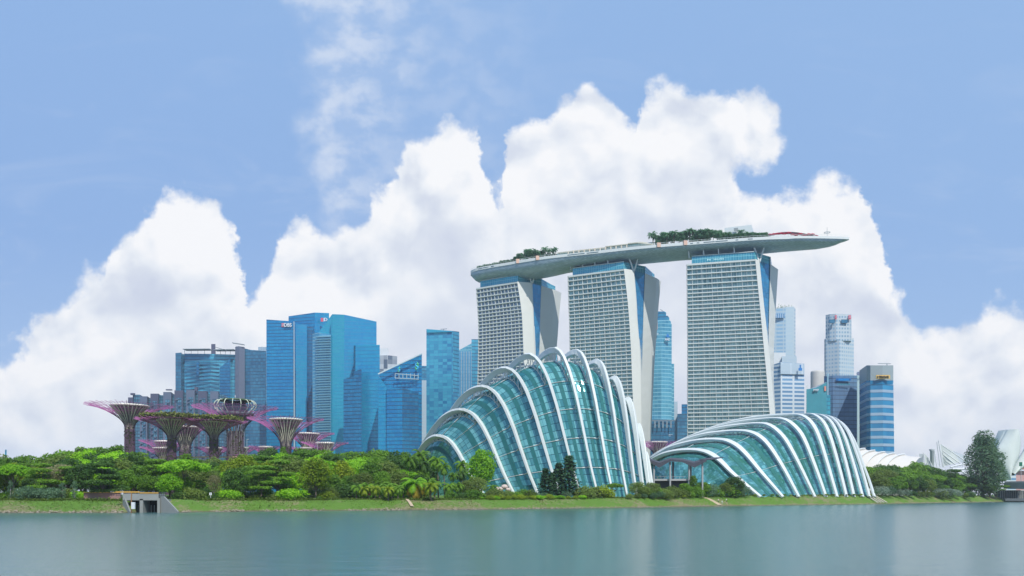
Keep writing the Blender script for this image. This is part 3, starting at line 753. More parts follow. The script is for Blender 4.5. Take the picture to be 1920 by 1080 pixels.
# --- slanted-top tower
b = bld('glass_tower', 750, 900, 'dark blue glass tower with a steep slanted top and green blue logos')
vol(b, 'rear_wall', G_deep, [(710,905,700.5),(791,900,662.5)], 36)
vol(b, 'left_wall', G_blue, [(709,894,704),(726,892,726)], 6)
vol(b, 'lower_block', G_deep, [(725,888,726.5),(754,884,727.5)], 12)
vol(b, 'lower_block', G_dark, [(754,884,727.5),(785,890,736)], 10)
mb = MB(); mb.beam(at(709,701.5,899), at(791.3,663,894.5), 1.5, 1.2); mb.build('roof_edge', plain('pale_edge', (0.5,0.6,0.65), 0.4), b)
w_ = MB(); w_.beam(at(741,700.5,896), at(785,704.5,896), 1.2, 0.8); w_.beam(at(741,709,896), at(785,711,896), 1.2, 0.8)
for j in range(7): x = 741+j*7.2; w_.beam(at(x,700.5,895.6), at(x,709.5,895.6), 0.7, 0.7)
w_.build('sky_terrace', plain('terrace_pale', (0.32,0.42,0.48), 0.5), b)
def ribbon_logo(par, px, py, Y, s):
    mb = MB(); pts = []
    for i in range(15):
        t = i/14; pts.append(at(px+math.sin(t*math.pi*2)*1.7*s, py-5*s+10*s*t, Y))
    mb.tube(pts, 0.75*s, 4); mb.build('logo', M_signg, par)
    mb = MB(); pts = []
    for i in range(15):
        t = i/14; pts.append(at(px-math.sin(t*math.pi*2)*1.9*s, py-4*s+8*s*t, Y-0.4))
    mb.tube(pts, 0.7*s, 4); mb.build('logo', M_signc, par)
ribbon_logo(b, 748, 693, 897, 0.9); ribbon_logo(b, 781.5, 687, 895, 1.3)
# --- pixel-patterned tower behind
b = bld('patterned_tower', 728, 1250, 'grey and white chequered tower peeping above the blue towers')
ck = gmat('chequer_wall', (0.08,0.12,0.18), (0.45,0.50,0.55), (0.2,0.25,0.3), cellw=1.2, gain=1.0, fh=7, pw=7, lh=0.0, lw=0.0, rough=0.5, metal=0, tilt=0)
vol(b, 'front_wall', M_white, [(711,1255,653),(728.5,1255,653)], 25); vol(b, 'lower_wall', ck, [(705,1248,666.5),(726,1246,666),(745,1250,668)], 30)
# --- thin slab
b = bld('slab_tower', 795, 1180, 'thin grey slab tower in the gap beside the slanted blue tower')
vol(b, 'front_wall', G_grey, [(789,1180,713),(800,1180,713)], 25); vol(b, 'upper_wall', G_steel, [(791,1190,686),(800,1190,686)], 15)
# --- patchwork tower
b = bld('glass_tower', 830, 1000, 'tall patchwork blue glass tower between the slanted tower and the striped one')
vol(b, 'front_wall', G_pixel, [(799.5,1000,617),(849,994,620.5)], 38); vol(b, 'side_wall', G_steel, [(849,994,620.5),(861,1004,622)], 30)
cr = MB(); A = at(826,617.5,1010); B = at(838,616.5,1010); cr.beam(A, B, 0.8, 0.8); cr.beam(at(831,620.5,1010), at(832,616.8,1010), 0.8, 0.8); cr.build('roof_crane', M_grey, b)
vol(b, 'crown', G_cyan, [(800.5,998,617.2),(848,992.5,620.8)], 3, zb=zof(624, 998))
# --- striped tower
b = bld('striped_tower', 875, 1100, 'vertically striped pale blue tower with a sloped top beside the left hotel tower')
vol(b, 'front_wall', G_stripe, [(856,1100,659),(884.5,1096,659)], 35)
vol(b, 'sloped_top', G_anz, [(856,1101,659),(884.5,1097,643.5)], 30); vol(b, 'side_wall', G_steel, [(884,1098,636),(903,1100,636)], 35)
# --- sliver
b = bld('glass_tower', 1038, 1200, 'sliver of turquoise glass tower between the left and middle hotel towers')
vol(b, 'front_wall', G_cyan, [(1020,1204,612.5),(1036,1200,612),(1044,1201,612.5)], 30)
# --- turquoise tower with lettering
b = bld('glass_tower', 1238, 1000, 'turquoise banded glass tower with stepped crown between two hotel towers')
vol(b, 'front_wall', G_anz, [(1213,1002,612),(1226,998,607),(1240,995,606),(1259.5,999,607)], 40)
vol(b, 'crown', G_steel, [(1222,1006,584),(1246,1002,584),(1249,1003,586)], 30); vol(b, 'crown_step', G_steel, [(1222,1005,592),(1252,1001,592),(1255,1003,596)], 30); vol(b, 'crown_step', G_anz, [(1222,1003.5,600),(1255,1000.5,600),(1258,1002,603)], 30)
vol(b, 'rear_wing', G_anz, [(1255,1010,682),(1264,1010,682)], 30)
vol(b, 'podium', G_navy, [(1205,992,786),(1240,988,786),(1265,992,787)], 46)
vol(b, 'brick_panel', plain('brick_red', (0.40,0.24,0.22), 0.8), [(1224,997,601),(1233,996.5,601)], 4, zb=zof(618,998))
ct = MB()
for j in range(7): x = 1213+j*7.5; ct.beam(at(x,790,985), at(x,802,985), 1.2, 0.8)
ct.beam(at(1210,789,985.5), at(1263,789,988), 0.8, 0.7); ct.build('podium_columns', M_grey, b)
text(b, 'ANZ', 1251, 636.5, 994, 4.2, M_signw, width=9.5, bold=0.03)
lg = MB(); lg.prism([at(1248,632,994.5),at(1256,632,994.5),at(1252,625,994.5)], [at(1248,632,994),at(1256,632,994),at(1252,625,994)]); lg.build('logo', M_signb, b)
strokes(b, 'lettering', 1224.3, 1235, 625.8, 4.0, 994.5, M_signw, 9)
strokes(b, 'small_lettering', 1253.5, 1261, 815, 1.3, 983, M_signw, 6); strokes(b, 'small_lettering', 1254, 1258, 817.4, 1.3, 983, M_signw, 3)
cr = MB(); cr.beam(at(1244,584,1004), at(1238,580,1004), 0.7, 0.7); cr.build('roof_crane', M_grey, b)
# --- small ones by it
b = bld('slab_tower', 1268, 1080, 'thin slate slab tower right of the turquoise lettered tower'); vol(b, 'front_wall', G_grey, [(1262,1080,753),(1270.5,1080,753)], 20)
b = bld('office_block', 1280, 1060, 'small dark blue stepped office block beside the right hotel tower', 'office block')
vol(b, 'front_wall', G_navy, [(1270,1056,776),(1290,1056,775)], 20); vol(b, 'upper_wall', G_dark, [(1278,1062,758),(1291,1062,758)], 20)
b = bld('office_block', 1275, 880, 'low pale blue block behind the pink steel tree by the right dome', 'office block')
vol(b, 'front_wall', G_grey, [(1262,880,839),(1300,880,836)], 20)
# --- right of the hotel
b = bld('office_tower', 1470, 1000, 'tall grey office tower with rooftop greenery just right of the hotel')
vol(b, 'front_wall', gmat('grey_strips', (0.10,0.19,0.29), (0.16,0.27,0.37), (0.33,0.43,0.50), fh=4.6, pw=9, lh=0.45, lw=0.14, rough=0.4, metal=0, tilt=0), [(1449,1000,579),(1473,997,576)], 36)
vol(b, 'plain_wall', G_grey, [(1473,997,576),(1488,999,574.5)], 30); vol(b, 'edge_wall', G_grid, [(1488,999,575),(1491.5,1001,578)], 26)
panel(b, 'crown_louvre', 1454, 588, 1471, 596, 995.5, gmat('louvres', (0.1,0.2,0.32), (0.14,0.25,0.38), (0.3,0.4,0.48), fh=9, pw=2.6, lh=0, lw=0.3), 0.6)
b = bld('office_block', 1472, 960, 'blank white block in front of the tall grey tower by the hotel', 'office block')
vol(b, 'front_wall', M_white, [(1449,960,661),(1473,958,661)], 20); vol(b, 'side_wall', G_grey, [(1466,955,668),(1494,955,668)], 18)
b = bld('office_block', 1480, 900, 'white office block with horizontal strip windows and a blue logo', 'office block')
vol(b, 'front_wall', G_white, [(1449,905,684),(1464,898,679),(1508,902,682)], 32)
vol(b, 'crown', gmat('crown_wall', (0.30,0.40,0.50), (0.4,0.5,0.58), (0.5,0.58,0.66), fh=20, pw=13, lh=0.0, lw=0.1, metal=0, rough=0.5), [(1463.5,896.5,679.5),(1508.3,900.5,682.2)], 3, zb=zof(701,896))
panel(b, 'logo', 1497.5, 690, 1504, 695, 894.5, M_signb, 0.5); panel(b, 'logo', 1499.5, 684, 1502, 690, 894.5, M_signb, 0.5)
vol(b, 'fin', M_white, [(1511,905,722),(1514.5,905,722)], 10)
b = bld('water_tank_tower', 1533, 930, 'pale cylindrical tower behind the teal glass block', 'round tower')
mb = MB(); q = at(1533, HZ, 940); mb.lathe((q.x, q.y, 0), [(7.6,3),(7.6,zof(697,940)-1),(7.2,zof(696,940)),(0.1,zof(696,940)+0.2)], 24); mb.build('drum', plain('beige_drum', (0.46,0.46,0.44), 0.6), b)
b = bld('office_block', 1535, 850, 'teal glass block with a curved rising sign wall', 'office block')
vol(b, 'front_wall', G_teal, [(1512,852,738),(1557,850,741)], 30)
vol(b, 'sign_wall', plain('teal_wall', (0.05,0.25,0.32), 0.4), [(1512,849.5,730),(1530,849,727),(1542,848.5,721),(1550,848.5,716)], 6)
text(b, 'MYP', 1530, 731.5, 847.5, 4, M_signw, width=10, bold=0.02); panel(b, 'sign_panel', 1545.5, 724, 1549, 733, 847.5, plain('sign_salmon', (0.6,0.25,0.2), 0.5), 0.5)
# --- tall stepped tower with red marks
b = bld('office_tower', 1574, 1000, 'tall pale stepped tower with faceted sides and two red marks on top')
vol(b, 'shaft', G_grid, [(1545.5,1008,636),(1549,1003,635),(1568,996,635),(1574,994,636),(1601,1003,634)], 36)
vol(b, 'upper_shaft', G_grid, [(1548,1004,591),(1556,999,589),(1568,995,588.5),(1594,996,589),(1596.5,1002,590)], 30, zb=zof(640,1000))
for (a, c) in ((1554,1565),(1577.5,1589)): panel(b, 'crown_recess', a, 599, c, 606, 993.5, G_navy, 0.8)
for (a, c) in ((1565.5,1569),(1591,1595.5)):
    s_ = panel(b, 'sign', a, 591, c, 598.5, 993.2, M_signr, 0.6)
tri = [(1566.3,1568.2),(1592,1594.5)]
mb = MB()
for a, c in tri:
    for j in range(2): mb.beam(at(a, 593+3*j, 992.7), at(c, 593+3*j, 992.7), 0.3, 0.4)
mb.build('sign_strokes', M_signw, b)
# --- slate tower
b = bld('office_tower', 1580, 870, 'slate blue glass tower with blue rooftop lettering behind the low dome')
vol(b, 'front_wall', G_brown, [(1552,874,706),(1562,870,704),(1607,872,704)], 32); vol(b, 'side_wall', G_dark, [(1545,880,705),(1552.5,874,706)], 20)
az = plain('sign_azure', (0.01,0.20,0.52), 0.4, var=0)
panel(b, 'sign', 1568, 709.5, 1594, 714, 868.6, az, 0.5); strokes(b, 'lettering', 1567.5, 1573, 712, 4.2, 868.2, M_signb, 3); strokes(b, 'lettering', 1592.5, 1596, 711, 4.5, 868.2, M_signb, 2)
strokes(b, 'lower_lettering', 1569, 1595, 720.5, 3.0, 868.2, plain('sign_teal', (0.06,0.30,0.40), 0.5, var=0), 11)
vol(b, 'edge_mullion', plain('edge_blue', (0.3,0.5,0.6), 0.4), [(1550.6,871,700),(1552,870.5,700)], 2)
# --- pale tower
b = bld('office_tower', 1615, 905, 'narrow pale green tower squeezed between the slate and the banded towers')
pale = gmat('pale_green_wall', (0.42,0.58,0.60), (0.50,0.64,0.66), (0.34,0.50,0.54), fh=60, pw=5, lh=0.0, lw=0.12, rough=0.4, metal=0, tilt=0)
vol(b, 'front_wall', pale, [(1606,905,697),(1620,903,696)], 25); vol(b, 'side_wall', pale, [(1617,901,690),(1628,903,688)], 25)
lg = MB(); q = at(1609.7, 700.5, 900.5); lg.tube([q, q+V((0,0.6,0))], 1.9, 12, cap=True); lg.build('logo', plain('sign_slate', (0.16,0.20,0.32), 0.5), b)
strokes(b, 'lettering', 1612.5, 1619.5, 700, 4.0, 900.3, plain('sign_steel', (0.12,0.27,0.35), 0.5), 6)
# --- banded tower
b = bld('office_tower', 1650, 820, 'blue and white banded tower with grey crown and yellow sign')
def flare(px, py): return px+(px-1650)*0.06*max(0, (py-713)/135)
def fv(nm, mat, pts, y0, y1, dep):
    bot = [at(px+(px-1648)*0.05*(1 if y1 > 800 else 0)+(1.5 if y1 > 800 else 0), y1, Y) for px, Y in pts]; top = [at(px, y0, Y) for px, Y in pts]
    bb = [V((bot[-1].x-3, bot[-1].y+dep, bot[-1].z)), V((bot[0].x+7, bot[0].y+dep, bot[0].z))]; tt = [V((top[-1].x-3, top[-1].y+dep, top[-1].z)), V((top[0].x+7, top[0].y+dep, top[0].z))]
    mb = MB(); mb.prism(bot+bb, top+tt, 0, mtop=1); return mb.build(nm, [mat, M_grey], b)
fv('banded_wall', G_band, [(1625,826),(1632,820),(1655,817),(1675,823)], 713.5, 925, 34)
fv('crown', plain('grey_crown', (0.27,0.33,0.36), 0.5, var=0.05), [(1625,826),(1632,820.5),(1655,817.5),(1675,823)], 685, 713.3, 34)
fv('blue_band', plain('band_blue', (0.01,0.16,0.33), 0.3), [(1631.5,819.7),(1655,816.7),(1674,822.5)], 713.5, 721, 3)
panel(b, 'sign', 1643, 703, 1669, 710, 815, M_signy, 0.8); text(b, 'Maybank', 1658, 706.6, 814.4, 4.4, M_black, width=18, bold=0.01)
lg = MB(); lg.lathe(tuple(at(1646,706.5,814.4)), [(0.05,-0.8),(0.8,-0.3),(0.8,0.4),(0.05,0.9)], 8); lg.build('logo', M_black, b)
cr = MB(); cr.beam(at(1646,681.5,826), at(1670,682,826), 0.7, 0.6); cr.beam(at(1663,685,826), at(1663,681,826), 0.7, 0.6); cr.build('roof_crane', M_grey, b)
# --- beyond frame edge: teal leaning sliver at the far left
b = bld('glass_tower', 9, 900, 'slim teal leaning tower top at the far left above the trees')
mb = MB(); mb.prism([at(6,930,900),at(12,930,900),at(12,930,905),at(6,930,905)], [at(9.5,843,900),at(12.5,843,900),at(12.5,843,905),at(9.5,843,905)]); mb.build('front_wall', G_teal, b)

# lettering on the crown of the nearest hotel tower
hot = [o for o in S.objects if o.name.startswith('hotel_tower')][-1]
def on_crown(px): t = (px-1296)/(1411-1296); return 671-5+(657-671)*t
gs = plain('sign_pale_aqua', (0.55,0.85,0.88), 0.4, var=0)  # pale aqua lettering, plain surface colour
strokes(hot, 'lettering', 1325.5, 1333.5, 487.2, 2.6, on_crown(1329)+4.3, gs, 2)
strokes(hot, 'lettering', 1338, 1349, 486.2, 2.6, on_crown(1343)+4.2, gs, 6); strokes(hot, 'lettering', 1349, 1358.5, 485.4, 2.6, on_crown(1354)+4.1, gs, 5)
# ============================================================ STEEL TREES
M_core = plain('trunk_concrete', (0.14,0.12,0.13), 0.8, var=0.15)
M_funnel = plain('cream_funnel', (0.64,0.62,0.52), 0.6, var=0.08, scale=0.5)
M_steel_d = plain('dark_steel', (0.10,0.045,0.10), 0.5, var=0.2, scale=0.4)
M_steel_m = plain('magenta_steel', (0.38,0.13,0.33), 0.45, var=0.2, scale=0.4)
M_plant = leafmat('trunk_planting', (0.02,0.055,0.015), (0.13,0.13,0.05), 0.1)
M_plantg = leafmat('rim_planting', (0.05,0.08,0.015), (0.24,0.26,0.07), 0.15)
def steel_tree(label, px, Y, rim_py, rim_hw, neck_py, trunk_hw, inner_hw=None, kind='plain', n_=26, base_py=None):
    rg = random.Random(int(px*3+Y))
    z0 = 4.0; zr = zof(rim_py, Y); zn = zof(neck_py, Y) if neck_py else z0+(zr-z0)*0.62; q = at(px, HZ, Y); cx = q.x
    s_ = Y/F; rr = rim_hw*s_; rt = trunk_hw*s_
    root = thing('steel_tree', (cx, Y, z0), label, 'steel tree', 'vase shaped steel trees above the park')
    c = (cx, Y, 0)
    # trunk core
    mb = MB(); mb.lathe(c, [(rt*1.15,z0),(rt*0.92,z0+6),(rt*0.84,zn),(rt*0.9,zn+2)], 14); mb.build('trunk', M_core, root)
    # planting skin on the trunk
    mb = MB(); nleaf = int(260 if rt > 1.5 else 120)
    for i in range(nleaf*4):
        z = z0+(zn-z0)*rg.random()**0.9; t = rg.random()*6.283; r_ = rt*(1.0+0.18*rg.random()); 
        if z > z0+(zn-z0)*0.65 and rg.random() < 0.65: continue
        p_ = V((cx+math.cos(t)*r_, Y+math.sin(t)*r_, z)); a = V((-math.sin(t), math.cos(t), 0)); b_ = V((math.cos(t)*0.5, math.sin(t)*0.5, 1)).normalized()
        w = 0.30+0.35*rg.random(); mb.face([p_-a*w, p_+a*w*0.2-b_*w, p_+a*w, p_+b_*w])
    mb.build('trunk_planting', M_plant, root)
    # outer ribs: rise along the trunk then flare out to the rim
    H = zr-zn
    def prof(t):   # t 0..1 from neck to rim
        return rt*0.98+(rr-rt)*t*t, zn+H*(t if t < 0.8 else t-0.35*(t-0.8)**1.0*(t-0.8)/0.2)
    dk = MB(); mg = MB()
    for i in range(n_):
        a0 = 2*math.pi*i/n_
        base = [V((cx+math.cos(a0)*rt*1.12, Y+math.sin(a0)*rt*1.12, z0)), V((cx+math.cos(a0)*rt*0.97, Y+math.sin(a0)*rt*0.97, zn-1))]
        pts = list(base)
        for j in range(0, 6):
            r_, z = prof(j/10); pts.append(V((cx+math.cos(a0)*r_, Y+math.sin(a0)*r_, z)))
        dk.tube(pts, 0.15, 4)
        # forks
        for sgn in (-1, 0, 1):
            sp = 2*math.pi/n_*0.40*sgn; p2 = []
            for j in range(5, 11):
                r_, z = prof(j/10); aa = a0+sp*((j-5)/5); rj = r_*(1+0.02*rg.uniform(-1,1)*(j-5)/5)
                p2.append(V((cx+math.cos(aa)*rj, Y+math.sin(aa)*rj, z+0.25*rg.uniform(-1,1)*(j-5)/5)))
            if sgn == 0: p2[-1].z += 0.5
            mg.tube(p2, 0.095 if sgn else 0.125, 3)
    for j in range(4, 10):
        r_, z = prof(j/10+0.04); ring = [V((cx+math.cos(t)*r_, Y+math.sin(t)*r_, z+0.1*math.sin(t*9))) for t in [2*math.pi*k/36 for k in range(37)]]
        (dk if j < 6 else mg).tube(ring, 0.06, 3)
    # crossing twigs towards the rim
    for i in range(n_*5):
        a0 = rg.random()*6.283; j = rg.uniform(0.55, 0.93); r_, z = prof(j); r2, z2 = prof(min(1, j+0.12)); da = rg.uniform(-0.22, 0.22)
        mg.tube([V((cx+math.cos(a0)*r_, Y+math.sin(a0)*r_, z)), V((cx+math.cos(a0+da)*r2, Y+math.sin(a0+da)*r2, z2))], 0.045, 3)
    dk.build('lower_branches', M_steel_d, root); mg.build('upper_branches', M_steel_m, root)
    ih = (inner_hw or rim_hw*0.42)*s_
    if kind != 'top':
        # cream inner funnel of separate staves with a pale rim
        fu = MB(); ztop = zr-H*0.10
        for i in range(26):
            a0 = 2*math.pi*i/26; pts = []
            for j in range(8):
                t = j/7; r_ = rt*0.78+(ih-rt*0.78)*t**1.7; pts.append(V((cx+math.cos(a0)*r_, Y+math.sin(a0)*r_, zn-1+(ztop-zn+1)*t)))
            fu.tube(pts, [0.13+0.22*(j/7) for j in range(8)], 4)
        fu.build('funnel_staves', M_funnel, root)
        ri = MB(); ri.lathe(c, [(ih*0.97,ztop-0.5),(ih*1.05,ztop-0.2),(ih*1.05,ztop+0.45),(ih*0.9,ztop+0.6),(0.1,ztop+0.2)], 28); ri.build('funnel_rim', plain('funnel_white', (0.72,0.71,0.62), 0.5), root)
        fi = MB(); fi.lathe(c, [(rt*0.62+(ih*0.86-rt*0.62)*(j/7)**1.7, zn-1+(ztop-zn+1)*j/7) for j in range(8)], 20); fi.build('funnel_lining', plain('funnel_dark', (0.17,0.16,0.16), 0.8), root)
    if kind == 'green':
        g = MB()
        for i in range(3800):
            t = rg.random()*6.283; r_ = rr*(0.25+0.60*math.sqrt(rg.random())); z = zr+0.5+rg.gauss(0.2, 0.5)-(0 if r_ > rr*0.6 else 0.4)
            p_ = V((cx+math.cos(t)*r_, Y+math.sin(t)*r_, z)); d1 = V((rg.gauss(0,1), rg.gauss(0,1), rg.gauss(0,.6))).normalized(); d2 = d1.cross(V((rg.gauss(0,1), rg.gauss(0,1), rg.gauss(0,1)))).normalized(); w = rg.uniform(0.3, 0.85)
            g.face([p_-d1*w, p_-d2*w, p_+d1*w, p_+d2*w])
        g.build('rim_planting', M_plantg, root)
        for mbn, rad in (('trellis', 0.12),):
            tr = MB()
            for i in range(40):
                a0 = 2*math.pi*i/40; tr.tube([V((cx+math.cos(a0)*rr*0.2, Y+math.sin(a0)*rr*0.2, zr-1.2)), V((cx+math.cos(a0)*rr*0.85, Y+math.sin(a0)*rr*0.85, zr-0.4))], rad, 3)
            tr.build(mbn, M_steel_d, root)
    if kind == 'top':
        # round rooftop bistro in a cage of curved ribs
        ro = 36*s_; zp = zof(777, Y)
        p_ = MB(); p_.lathe(c, [(rt,zp-4.5),(ro*0.72,zp-2.6),(ro*0.93,zp-0.4),(ro*0.95,zp+0.7),(0.2,zp+0.8)], 32); p_.build('platform', plain('platform_dark', (0.09,0.09,0.12), 0.5), root)
        cg = MB()
        for i in range(16):
            a0 = 2*math.pi*(i+0.5)/16; pts = []
            for j in range(9):
                t = j/8; r_ = ro*(0.72+0.40*math.sin(t*math.pi*0.72)-0.12*t*t); pts.append(V((cx+math.cos(a0)*r_, Y+math.sin(a0)*r_, zp+0.8+(zof(754,Y)-zp)*t)))
            pts.append(V((cx+math.cos(a0)*ro*0.72, Y+math.sin(a0)*ro*0.72, zof(753.5,Y)+0.7)))
            cg.tube(pts, 0.22, 5)
        cg.build('cage_ribs', plain('cage_pale', (0.50,0.56,0.46), 0.5), root)
        gr = MB(); zz = zof(753,Y)
        gr.lathe(c, [(ro*0.55,zz+0.3),(ro*0.80,zz+0.1),(ro*0.80,zz+1.0),(ro*0.5,zz+1.2)], 28); gr.build('roof_ring', plain('ring_green', (0.06,0.11,0.05), 0.7), root)
        gl = MB(); gl.lathe(c, [(ro*0.62,zp+0.8),(ro*0.62,zp+4),(ro*0.5,zz)], 24); gl.build('bistro_glass', plain('bistro_glass', (0.05,0.05,0.08), 0.2, metal=0.3), root)
        sp = MB(); sp.tube([V((cx,Y,zz)), V((cx,Y,zz+3.5))], 0.12, 5); sp.tube([V((cx,Y,zz+3.5)), V((cx,Y,zof(744,Y)))], 0.28, 6); sp.build('spire', M_white, root)
        st = MB()
        for i in range(18):
            a0 = 2*math.pi*i/18; st.tube([V((cx+math.cos(a0)*rt*1.0, Y+math.sin(a0)*rt*1.0, z0+14)), V((cx+math.cos(a0)*rt*0.95, Y+math.sin(a0)*rt*0.95, zn)), V((cx+math.cos(a0)*ro*0.6, Y+math.sin(a0)*ro*0.6, zp-3))], 0.2, 4)
        st.build('trunk_staves', plain('stave_grey', (0.26,0.27,0.25), 0.7), root)
    return root
steel_tree('tall steel tree at far left with cream funnel and wide pink tipped rim', 243, 440, 757, 77, 802, 8.6, 33)
steel_tree('steel tree with green planted rim, second from the left', 322, 425, 784, 65, 822, 7.8, 26, 'green')
steel_tree('steel tree with green planted rim just left of the one carrying a bistro', 401, 430, 788, 61, 822, 7.8, 24, 'green')
steel_tree('tallest and thickest steel tree carrying a round caged bistro on top', 441, 470, 760, 78, 815, 15, None, 'top', 30)
steel_tree('bright pink rimmed steel tree standing before the blue towers', 536, 445, 782, 70, 836, 10, 29)
steel_tree('steel tree half hidden behind the two green rimmed ones', 347, 500, 797, 42, 842, 10, 27)
steel_tree('small pink steel tree low behind the second trunk, upper of two', 310, 520, 825, 47, 858, 7, 19, n_=20)
steel_tree('small pink steel tree low behind the second trunk, lower of two', 306, 505, 838, 41, 866, 6, 18, n_=20)
steel_tree('small pink steel tree low beside the third trunk', 402, 515, 838, 36, 864, 5, 15, n_=20)
steel_tree('small pink steel tree low under the bistro tree', 452, 500, 837.5, 34, 864, 5, 14, n_=20)
steel_tree('small pink steel tree low between the bistro tree and the bright pink one', 498, 520, 836, 32, 862, 5, 13, n_=20)
steel_tree('pink steel tree right behind the bright pink one, with cream funnel', 577, 520, 810, 50, 848, 8, 21)
steel_tree('low pink steel tree farthest right of the left grove', 609, 505, 828, 44, 862, 6, 17, n_=20)
steel_tree('low pink steel tree sunk in foliage under the bright pink one', 575, 500, 838, 33, 864, 5, 12, n_=20)
steel_tree('pink steel tree in the gap between the two glass domes', 1234, 520, 826, 40, 862, 5, 17, n_=26)
# hanging walkway between the big steel trees
br = MB(); pts = [at(300+8*i, 857+0.3*math.sin(i), 432+0.4*i) for i in range(24)]
wk = thing('aerial_walkway', tuple(pts[0]), 'yellowish hanging walkway just above the treetops between the steel trees', 'walkway')
for a, b_ in zip(pts, pts[1:]): br.beam(a, b_, 2.0, 0.5)
br.build('walkway_deck', plain('walkway_yellow', (0.55,0.38,0.20), 0.6), wk)
br = MB()
for a, b_ in zip(pts, pts[1:]): br.beam(a+V((0,-1,1.3)), b_+V((0,-1,1.3)), 0.15, 0.15); br.beam(a+V((0,-1,0)), a+V((0,-1,1.3)), 0.12, 0.12)
br.build('railing', M_steel_m, wk)

# ============================================================ GLASS DOMES
M_rib = plain('rib_white', (0.58,0.63,0.63), 0.4, var=0.04, scale=0.1)
M_strut = plain('strut_white', (0.58,0.61,0.60), 0.5, var=0.04)
def dome_glass(name, dark, light, line, pu=7, inner=0.30, rough=0.07, metal=0.35, green=None):
    """UV x counts rib bays, UV y counts panels along the arch"""
    m, k, b = newmat(name)
    uv = k.n('ShaderNodeTexCoord').outputs['UV']; x, y, _ = k.sep(uv)
    fx = k.m('MULTIPLY', x, pu); fy = y
    cell = k.comb(k.m('FLOOR', fx), k.m('FLOOR', fy), 0); wn = k.white(cell)
    g = k.n('ShaderNodeNewGeometry').outputs
    big = k.noise(k.comb(k.m('MULTIPLY', x, 1.3), k.m('MULTIPLY', y, 0.08), 0), 1.0, 3, 0.6)  # large-scale brightness painted into the glass as cloudy reflections
    f = k.mr(k.m('ADD', k.m('MULTIPLY', wn.outputs['Value'], 0.40), k.m('MULTIPLY', big, 1.1)), 0.45, 1.0)
    c = k.mix(f, dark, light)
    if green:
        gn = k.noise(g['Position'], 0.12, 4, 0.6); c = k.mix(k.mr(gn, 0.5, 0.62, 0, 0.7), c, green)
    ln = k.m('MAXIMUM', k.m('LESS_THAN', k.m('FRACT', fx), 0.06), k.m('LESS_THAN', k.m('FRACT', fy), 0.08))
    c = k.mix(ln, c, line)
    k.put(b.inputs['Base Color'], c); b.inputs['Roughness'].default_value = rough; b.inputs['Metallic'].default_value = metal
    b.inputs['Specular IOR Level'].default_value = 0.7
    j = k.vm('SCALE', k.vm('SUBTRACT', wn.outputs['Color'], (0.5,0.5,0.5)), None, 0.16)
    k.put(b.inputs['Normal'], k.vm('NORMALIZE', k.vm('ADD', g['Normal'], j)))
    return m
def catmull(P, t):
    n_ = len(P)-1; t = max(0, min(n_-1e-6, t)); i = int(t); f = t-i
    p0, p1, p2, p3 = P[max(i-1,0)], P[i], P[i+1], P[min(i+2,n_)]
    return 0.5*((2*p1)+(p2-p0)*f+(2*p0-5*p1+4*p2-p3)*f*f+(3*p1-p0-3*p2+p3)*f**3)
def resample(pts, k):
    L = [0]
    for a, b in zip(pts, pts[1:]): L.append(L[-1]+(b-a).length)
    out_ = []; j = 0
    for i in range(k):
        s_ = L[-1]*i/(k-1)
        while j < len(L)-2 and L[j+1] < s_: j += 1
        out_.append(pts[j].lerp(pts[j+1], (s_-L[j])/max(1e-6, L[j+1]-L[j])))
    return out_
K = 49
PROF = [(0,0),(.10,.008),(.18,.030),(.28,.078),(.42,.195),(.5,.29),(.6,.42),(.69,.56),(.88,.85),(1,1)]
def arch(apex, front, rear, Ya, Yf, Yb, zg=4.0):
    A = at(*apex, Ya); Fp = at(*front, Yf); B = at(*rear, Yb)
    pts = []
    for i in range(41):
        s_ = -1+i/20; T = B if s_ < 0 else Fp; a = abs(s_)
        pr = interp(PROF, a)
        q = A.lerp(T, a); q.z = A.z+(T.z-A.z)*pr; pts.append(q)
    # run the legs down to the ground
    for end in (0, -1):
        q = pts[end]; d = (q-pts[1 if end == 0 else -2])
        if q.z > zg+0.3 and d.z < 0: 
            e = q+d*((q.z-zg)/-d.z); pts = [e]+pts if end == 0 else pts+[e]
    return resample([catmull(pts, (len(pts)-1)*i/160) for i in range(161)], K)
